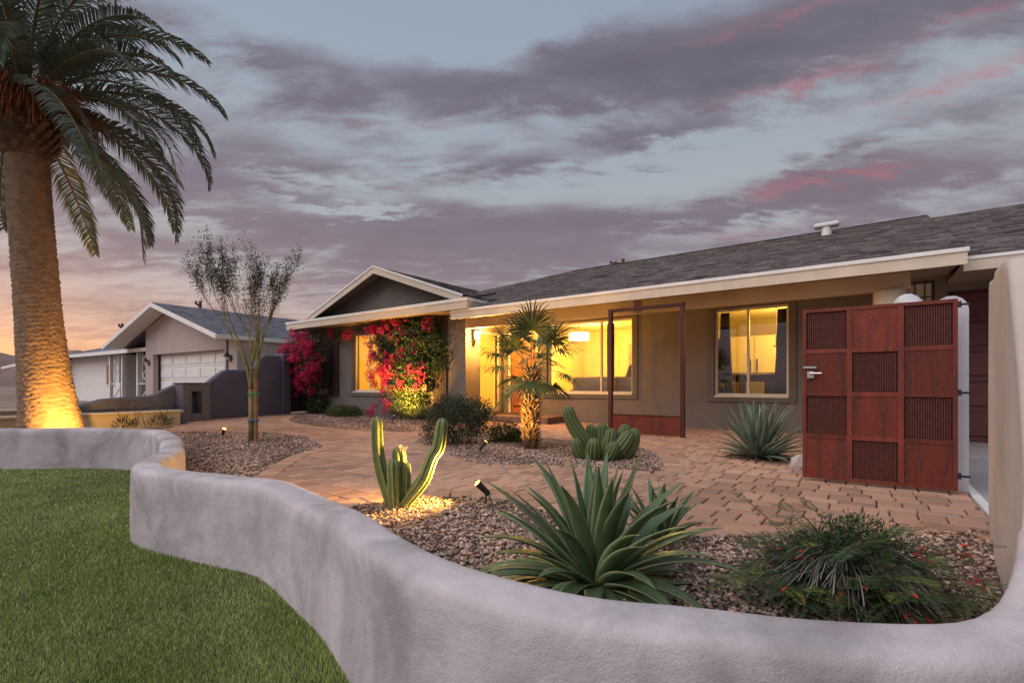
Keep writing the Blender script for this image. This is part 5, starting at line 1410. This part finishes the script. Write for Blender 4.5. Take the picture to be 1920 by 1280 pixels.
# ---- palo verde sapling with stake
def palo_verde():
    t = empty('palo_verde_tree', (-4.10, 7.74, -.02), 0, 'slender young green-barked tree with sparse crown in the left gravel bed', 'tree')
    rr = random.Random(31); m = MB(); tips = []; fine = MB()
    def grow(p, d, L, r, lvl):
        n = 5; pts = [tuple(p)]; rads = [r]; q = Vector(p); dd = Vector(d).normalized()
        for k in range(n):
            dd = (dd + Vector((rr.uniform(-.13, .13), rr.uniform(-.13, .13), .05))).normalized(); q = q + dd * (L / n); pts.append(tuple(q)); rads.append(max(.0022, r * (1 - .5 * (k + 1) / n)))
            if lvl >= 2: tips.append((Vector(q), dd.copy(), lvl))
        (m if r > .008 else fine).tube(pts, rads, 7 if r > .01 else 4)
        if lvl < 4 and r > .002:
            for c in range(3 if lvl > 0 else 2):
                f = rr.uniform(.35, 1.0) if c else 1.0; i = min(n, int(f * n)); a = rr.uniform(0, 6.28); sp = rr.uniform(.12, .42)
                nd = (dd + Vector((math.cos(a) * sp, math.sin(a) * sp, .26))).normalized(); grow(pts[i], nd, L * rr.uniform(.64, .86), max(.0028, rads[i] * .72), lvl + 1)
    m.tube([(0, 0, -.03), (-.005, 0, .45), (-.01, 0, .85)], [.055, .048, .042], 10)
    for d, L, r in (((-.03, .05, 1), .80, .034), ((.07, .1, 1), .88, .030), ((.24, -.05, 1.0), .80, .030), ((.03, -.15, 1), .78, .026)):
        grow((-.01, 0, .83), d, L, r, 0)
    m.build('trunk', M_pvbark, t, smooth=True); fine.build('twigs', M_pvbark, t)
    P = []; D = []
    for q, d, lvl in tips:
        if q.z < 2.1 and rr.random() < .85: continue
        for _ in range(8 if q.z > 2.4 else 3):
            P.append(tuple(q + Vector((rr.gauss(0, .036), rr.gauss(0, .036), rr.gauss(0, .045))))); D.append((rr.gauss(0, 1), rr.gauss(0, 1), rr.gauss(.2, .8)))
    r = np.random.RandomState(3); foliage('leaves', np.array(P), np.array(D), r.uniform(.025, .05, len(P)), r.uniform(.008, .016, len(P)), M_pvleaf, t, seed=5, kind='stuff')
    m = MB(); m.tube([(.085, -.04, -.05), (.08, -.04, 1.02)], .030, 10); st = m.build('tree_stake', M_stake, None, loc=(-4.10, 7.74, -.02)); tag(st, 'round brown wooden stake tied to the young green-barked tree', 'stake')
    for z, mt in ((.78, M_tape_g), (.36, M_tape_b)):
        m = MB(); m.tube([(.035 + .085 * math.cos(a), -.02 + .065 * math.sin(a), z + .01 * math.sin(a * 3)) for a in np.linspace(0, 6.283, 15)], .010, 5); m.tube([(.10, -.09, z), (.11, -.10, z - .08)], [.012, .006], 5); m.build('tree_tie', mt, t)
palo_verde()

# ---- bougainvilleas
BR_V = None
def bract_mesh(seed, R, n):
    r = np.random.RandomState(seed); d = r.normal(size=(n, 3)); d /= np.linalg.norm(d, axis=1, keepdims=True); P = d * (R * r.uniform(.25, 1, n) ** .6)[:, None] * np.array([1.15, .8, .85])
    V, F = leafcloud(P, d + r.normal(0, .7, (n, 3)), r.uniform(.035, .055, n), r.uniform(.03, .045, n), seed)
    return np_mesh('blossom_cluster', V, F, M_bract, np.clip(r.normal(.5, .28, n), 0, 1))
BRACTS = [bract_mesh(40 + k, .085 + .02 * k, 46 + 14 * k) for k in range(4)]
def bougainvillea(hx, hy, blobs, n_leaf, clusters, stems, label, seed):
    a = H2W(hx, hy); t = empty('bougainvillea', (a[0], a[1], -.02), HA, label, 'bougainvillea'); rr = random.Random(seed); P = []; D = []
    tot = sum(b[2] for b in blobs)
    for k, (c, rad, wgt) in enumerate(blobs):
        p, d = ellip(int(n_leaf * wgt / tot), c, rad, seed + k * 3, .35, .02); P.append(p); D.append(d)
    P = np.concatenate(P); D = np.concatenate(D); r = np.random.RandomState(seed); ok = P[:, 1] < (WY - hy) - .03; P, D = P[ok], D[ok]; D = D + r.normal(0, .8, D.shape); D[:, 2] -= .3
    foliage('leaves', P, D, r.uniform(.045, .085, len(P)), r.uniform(.028, .05, len(P)), M_bougleaf, t, seed=seed, kind='stuff')
    m = MB()
    for pts in stems: m.tube([tuple(p) for p in spline(pts, .1)], list(np.linspace(.022, .007, len(spline(pts, .1)))), 6)
    m.build('stems', M_stem, t)
    for (x, y, z, s) in clusters:
        for _ in range(rr.choice((1, 2, 2, 3))):
            o = link('blossom_cluster', rr.choice(BRACTS), t); o['kind'] = 'stuff'; o.location = (x + rr.gauss(0, .10), min(y + rr.gauss(0, .06), -.02), z + rr.gauss(0, .08)); o.rotation_euler = (rr.uniform(0, 6), rr.uniform(0, 6), rr.uniform(0, 6)); k = s * rr.uniform(.75, 1.2); o.scale = (k, k, k)
rr = random.Random(77)
# right one: x measured from house x = -9.9 ; wall behind
cls = [(-1.15, -.25, 2.45, 1.5), (-.95, -.25, 2.3, 1.4), (-1.05, -.25, 2.1, 1.3), (-.7, -.3, 2.55, 1.2), (-.35, -.3, 2.5, 1.3), (-.1, -.25, 2.45, 1.2), (.9, -.2, 2.55, 1.1), (-.25, -.3, 2.15, 1.1), (-.75, -.3, 1.9, 1.0), (-1.1, -.3, 1.75, 1.0), (-1.3, -.25, 1.55, 1.0),
       (-.45, -.42, 1.30, 1.8), (-.62, -.40, 1.15, 1.3), (-.30, -.42, 1.25, 1.4), (.62, -.40, 1.25, 1.6), (.78, -.40, 1.15, 1.3), (-.1, -.35, 1.75, 1.0), (.25, -.3, 1.9, .9), (-1.2, -.3, 1.15, .8), (-.95, -.3, .95, .9), (-.9, -.3, .72, .8), (-1.15, -.35, .45, .8), (-1.1, -.4, .12, .9), (-.45, -.4, .30, .8), (-.5, -.45, .05, .7), (-.5, -.2, 2.75, .8), (.05, -.4, .95, .8), (.55, -.4, .85, .8)]
for _ in range(46): cls.append((rr.uniform(-1.35, .6), rr.uniform(-.4, -.2), rr.uniform(.8, 2.6), rr.uniform(.45, .8)))
bougainvillea(-9.9, 8.92, [((-.35, -.20, 2.2), (1.0, .30, .50), 1.2), ((.55, -.20, 2.0), (.75, .32, .70), 1.5), ((.2, -.24, 1.35), (.95, .34, .55), 1.5), ((-.75, -.2, 1.7), (.45, .25, .5), .45), ((.25, -.25, .75), (.7, .30, .40), .7), ((-.2, -.25, .35), (.35, .25, .3), .22), ((.45, -.25, .3), (.40, .25, .3), .3), ((1.25, -.2, 1.6), (.25, .2, .55), .2)], 12500, cls,
              [[(.2, -.15, -.02), (.1, -.2, .5), (-.1, -.2, 1.2), (-.6, -.2, 2.2)], [(.22, -.15, -.02), (.35, -.2, .6), (.5, -.2, 1.4), (.6, -.2, 2.4)], [(.2, -.15, -.02), (.0, -.25, .4), (-.5, -.3, .6), (-1.1, -.3, .3)], [(-.1, -.2, 1.2), (-.7, -.25, 1.5), (-1.3, -.25, 1.6)]],
              'tall red bougainvillea lit yellow from below beside the bedroom window', 61)
cls = []
for _ in range(105):
    a = rr.uniform(0, 6.283); r_ = math.sqrt(rr.random()); cls.append((-.05 + .80 * r_ * math.cos(a), rr.uniform(-.80, -.35), 1.62 + .85 * r_ * math.sin(a), rr.uniform(.5, 1.05)))
cls += [(-1.1, -.6, 2.0, 1.3), (-1.2, -.6, 1.85, 1.2), (-.55, -.5, 2.5, 1.4), (.9, -.2, 2.45, .9), (1.5, -.2, 2.35, .9), (1.7, -.2, 2.3, .7), (-.55, -.5, .70, 1.2), (-.9, -.6, 1.1, 1.2)]
bougainvillea(-14.1, 8.92, [((-.2, -.38, 2.05), (.85, .36, .45), 1.1), ((-.1, -.38, 1.45), (.75, .36, .55), 1.3), ((.2, -.3, 1.0), (.55, .28, .35), .6), ((.1, -.25, .32), (.55, .22, .32), .45), ((.15, -.5, 1.7), (.7, .25, .75), .9), ((1.0, -.15, 2.35), (.5, .12, .16), .12), ((-.8, -.5, 1.9), (.4, .25, .35), .35)], 8500, cls,
              [[(.2, -.15, -.02), (.15, -.2, .6), (-.1, -.3, 1.4), (-.5, -.4, 2.2)], [(.2, -.15, -.02), (.25, -.2, .8), (.3, -.25, 1.8), (1.4, -.15, 2.35)]],
              'red bougainvillea spilling over the maroon gate and wooden box', 67)
for x0, x1, z0 in ((-14.75, -13.64, .60), (-10.75, -9.06, .72)):
    m = MB(); m.cbox(x0, x1, WY - .30, WY - .28, z0, z0 + .19, .004); m.cbox(x0, x1, WY - .08, WY - .06, z0, z0 + .19, .004); m.cbox(x0, x0 + .02, WY - .279, WY - .081, z0, z0 + .19, .004); m.cbox(x1 - .02, x1, WY - .279, WY - .081, z0, z0 + .19, .004); m.box(x0 + .02, x1 - .02, WY - .279, WY - .081, z0 + .01, z0 + .15)
    m.box(x0 + .2, x0 + .24, WY - .059, WY - .001, z0 + .02, z0 + .17); m.box(x1 - .24, x1 - .2, WY - .059, WY - .001, z0 + .02, z0 + .17)
    hp(m, 'window_box', M_boxwood)

# ---- bushes
def bush(name, loc, blobs, n, Lr, Wr, material, label, seed, stems=18, up=.25, cat='bush'):
    t = empty(name, loc, 0, label, cat); P = []; D = []; tot = sum(b[2] for b in blobs)
    for k, (c, rad, w) in enumerate(blobs): p, d = ellip(int(n * w / tot), c, rad, seed + k, .30, .02); P.append(p); D.append(d)
    P = np.concatenate(P); D = np.concatenate(D); r = np.random.RandomState(seed); D = D + r.normal(0, .55, D.shape); D[:, 2] += up
    foliage('leaves', P, D, r.uniform(*Lr, len(P)), r.uniform(*Wr, len(P)), material, t, seed=seed, kind='stuff')
    m = MB(); rr = random.Random(seed)
    for _ in range(stems):
        c, rad, w = rr.choice(blobs); a = rr.uniform(0, 6.28); e = Vector(c) + Vector((math.cos(a) * rad[0] * .75, math.sin(a) * rad[1] * .75, rad[2] * rr.uniform(0, .8))); b = Vector((c[0] * .6 + rr.gauss(0, .04), c[1] * .6 + rr.gauss(0, .04), -.02)); m.tube([tuple(b), tuple((b + e) / 2 + Vector((0, 0, .05))), tuple(e)], [.010, .007, .003], 5)
    m.build('stems', M_stem, t)
bush('sage_bush', (-.80, 7.45, 0), [((0, 0, .36), (.50, .44, .38), 2), ((-.15, .1, .50), (.33, .3, .24), .8), ((.25, -.05, .45), (.28, .3, .27), .8), ((-.35, -.05, .22), (.24, .25, .22), .4)], 11000, (.030, .062), (.008, .016), M_bush, 'dark rounded leafy bush in the island bed beside the fan palm', 81)
bush('trailing_bush', (-.02, 7.75, 0), [((-.1, 0, .14), (.30, .24, .17), 1), ((.12, 0, .09), (.22, .2, .10), .5)], 2600, (.03, .055), (.012, .022), M_mound, 'low trailing green bush between the dark bush and fan palm', 85, 8)
bush('mound_shrub', (-4.78, 13.9, 0), [((0, 0, .12), (.52, .34, .20), 1), ((.2, 0, .1), (.4, .3, .16), .5)], 3200, (.05, .09), (.012, .02), M_mound, 'low bright green mounded shrub under the bedroom window', 87, 8, .6)

# ---- feathery red-flowered shrub in the near bed
def feather_shrub():
    t = empty('feathery_shrub', (1.40, 2.06, -.01), 0, 'feathery green shrub with small red flowers and grey dead fronds below', 'shrub'); rr = random.Random(91); r = np.random.RandomState(91)
    st = MB(); V1 = []; T1 = []; V2 = []; fl = []
    def pinna(base, d, L, store):
        d = Vector(d).normalized(); s = d.cross(Vector((0, 0, 1)));
        if s.length < 1e-3: s = Vector((1, 0, 0))
        s.normalize(); u = s.cross(d); n = int(L / .0105); p = Vector(base)
        for k in range(n):
            d = (d + Vector((0, 0, -.035))).normalized(); p = p + d * .0105; ll = .030 * math.sin(math.pi * min(1, (k + 2) / (n + 2) * .9 + .1)) + .006
            for sg in (-1, 1):
                q = (s * sg + d * .45 + u * rr.uniform(-.15, .15)).normalized(); w = d * .0040; e = p + q * ll; md = p + q * ll * .5
                store.append((tuple(p), tuple(md + w), tuple(e), tuple(md - w)))
    for i in range(150):
        az = rr.uniform(0, 6.283); e0 = rr.uniform(.15, 1.35); L = rr.choice((rr.uniform(.20, .36), rr.uniform(.20, .36), rr.uniform(.3, .46))); p = Vector((rr.gauss(0, .09), rr.gauss(0, .07), .0)); pts = [tuple(p)]; e = e0; d = None
        for k in range(9):
            d = Vector((math.cos(az) * math.cos(e), math.sin(az) * math.cos(e), math.sin(e))); p = p + d * (L / 9); pts.append(tuple(p)); e -= rr.uniform(.04, .13)
            if k >= 3:
                for sg in (-1, 1):
                    if rr.random() < .72:
                        a2 = az + sg * rr.uniform(.5, 1.2); pinna(p, (math.cos(a2), math.sin(a2), rr.uniform(-.15, .5)), rr.uniform(.07, .14), V1 if rr.random() < .80 else V2)
        pinna(p, d, .13, V1); st.tube(pts, [.0045] * 5 + [.003] * 5, 4)
        if rr.random() < .30: fl.append((p.copy(), d.copy()))
    st.build('stems', M_stem, t)
    P, D = ellip(4200, (0, 0, .13), (.30, .22, .17), 93, .25, .02); P2, D2 = ellip(1800, (.05, .02, .22), (.20, .16, .13), 95, .3, .02); P = np.concatenate([P, P2]); D = np.concatenate([D, D2]) + r.normal(0, .6, (len(P), 3))
    foliage('inner_leaves', P, D, r.uniform(.016, .034, len(P)), r.uniform(.005, .010, len(P)), M_fern, t, np.clip(r.normal(.38, .25, len(P)), 0, 1), 96, 'stuff')
    for nm, VV, mt in (('leaflets', V1, M_fern), ('leaflets', V2, M_fern2)):
        n = len(VV); o = link(nm, np_mesh(nm, np.array(VV).reshape(-1, 3), np.arange(n * 4).reshape(n, 4), mt, np.clip(np.repeat(r.normal(.5, .25, n // 8 + 1), 8)[:n], 0, 1)), t); o['kind'] = 'stuff'
    m = MB()
    for i in range(900):
        az = rr.uniform(0, 6.283); R0 = rr.uniform(.02, .20); L = rr.uniform(.14, .34); e = rr.uniform(-.2, .9); p = Vector((math.cos(az) * R0, math.sin(az) * R0, rr.uniform(.03, .20))); s = Vector((-math.sin(az), math.cos(az), 0)); w = rr.uniform(.0006, .0018); b = []; a3 = az + rr.gauss(0, .5)
        for k in range(5): b.append((tuple(p - s * w), tuple(p + s * w))); p = p + Vector((math.cos(a3) * math.cos(e), math.sin(a3) * math.cos(e), math.sin(e))) * (L / 4); e -= .38; p.z = max(p.z, .012)
        vs = [q for pr in b for q in pr]; m.add(vs, [(k * 2, k * 2 + 1, k * 2 + 3, k * 2 + 2) for k in range(4)], rr.random())
    m.build('dead_fronds', M_dead, t)['kind'] = 'stuff'
    for p, d in fl:
        for _ in range(rr.choice((1, 2, 3))):
            m = MB(); q = p + Vector((rr.gauss(0, .02), rr.gauss(0, .02), rr.uniform(-.03, .02))); e = q + (d + Vector((rr.uniform(-.5, .5), rr.uniform(-.5, .5), -.7))).normalized() * .026; m.tube([tuple(q), tuple((q + e) / 2), tuple(e)], [.0015, .004, .006], 6); m.build('flower', M_redflower, t)
feather_shrub()

# ---- coral flower stalks in the cream planter
def flower_stalks():
    for k, (x, y, lab) in enumerate(((-8.15, 10.25, 'coral-flowered stalks in the planter close to the palm trunk'), (-7.75, 10.75, 'coral-flowered stalks near the end of the cream planter'))):
        t = empty('flowering_stalks', (x, y, 0.0), 0, lab, 'flower'); rr = random.Random(70 + k)
        for i in range(8):
            a = rr.uniform(0, 6.28); p = Vector((rr.gauss(0, .16), rr.gauss(0, .1), .0)); e = p + Vector((math.cos(a) * .16, math.sin(a) * .16, rr.uniform(.42, .60))); m = MB(); m.tube([tuple(p), tuple((p + e) / 2 + Vector((0, 0, .05))), tuple(e)], .005, 5); s = m.build('stalk', M_stem, t)
            P = np.array([tuple(e + Vector((rr.gauss(0, .02), rr.gauss(0, .02), rr.uniform(-.05, .05)))) for _ in range(14)]); D = np.random.RandomState(i).normal(size=(14, 3)); foliage('blossom', P, D, .10, .055, M_pinkflower, s, seed=i)
        P, D = ellip(220, (0, 0, .06), (.26, .16, .12), 5 + k, .3, .0); D[:, 2] += 1; foliage('leaves', P, D, .14, .012, M_bush, t, seed=k, kind='stuff')
flower_stalks()
# fallen bougainvillea bracts
r = np.random.RandomState(15); xs = []; 
for _ in range(70):
    x, y = H2W(-9.4 + r.normal(0, 2.6), 8.0 + r.normal(0, 1.1))
    xs.append((x, y, .012))
for x, y in ((-.62, 2.9), (-.2, 2.55), (-.15, 2.15), (2.7, 7.9), (-.4, 3.2), (.0, 3.0), (-1.5, 8.0)): xs.append((x, y, .02))
D = r.normal(size=(len(xs), 3)); D[:, 2] *= .25
tag(foliage('fallen_bracts', np.array(xs), D, .035, .028, M_bract, None, seed=2), 'scattered fallen red bougainvillea bracts on the paving', 'petals', kind='stuff')

# ------------------------------------------------------------------ garden spotlights
def spotlight(loc, aim, power, label, lit=True, blend=.6, size=62, tilt=None):
    t = empty('garden_spotlight', loc, 0, label, 'spotlight'); ray = (Vector(aim) - Vector(loc)).normalized(); d = ray if tilt is None else Vector(tilt).normalized(); h = Vector((0, 0, .085))
    m = MB(); m.tube([(0, 0, -.04), (0, 0, .075)], [.006, .008], 8); m.tube([(0, 0, .07), tuple(h)], .013, 8); m.build('stake', M_black, t)
    b = h - d * .025; m = MB(); m.tube([tuple(b - d * .012), tuple(b), tuple(b + d * .06), tuple(b + d * .115)], [.012, .022, .024, .028], 14, cap=True); hd = m.build('lamp_head', M_black, t)
    m = MB(); m.tube([tuple(b + d * .1152), tuple(b + d * .120), tuple(b + d * .126)], [.026, .024, .012], 14); m.build('lens', M_bulb, hd)
    o = lamp('spot', Vector(loc) + b + d * .17, power, (1.0, .53, .10), size=.03, kind='SPOT', spot_size=RAD(size), spot_blend=blend); o.rotation_euler = ray.to_track_quat('-Z', 'Y').to_euler()
spotlight((-.20, 3.76, .0), (-.80, 3.60, .06), 150, 'small black bullet spotlight shining on the column cactus', size=115, blend=.9, tilt=(-.62, -.08, .62))
spotlight((-4.86, 8.25, .0), (-4.12, 7.75, 1.5), 230, 'small lit spotlight aimed up the young staked tree', size=46)
spotlight((-.40, 6.42, .0), (.25, 6.93, .8), 90, 'small dark spotlight aimed at the fan palm trunk', size=105, blend=.8)
spotlight((-.75, 8.45, .0), (.5, 9.9, 2.2), 150, 'spotlight behind the dark rounded bush aimed at the porch eave', size=120, blend=1.0)
spotlight((-2.86, 11.75, .0), (-2.62, 12.65, .9), 520, 'dark spotlight stake below the tall lit bougainvillea', size=110, blend=1.0)
spotlight((-6.62, 7.58, .0), (-7.62, 8.18, .55), 240, 'spotlight hidden behind the low wall at the foot of the date palm', size=118, blend=1.0)
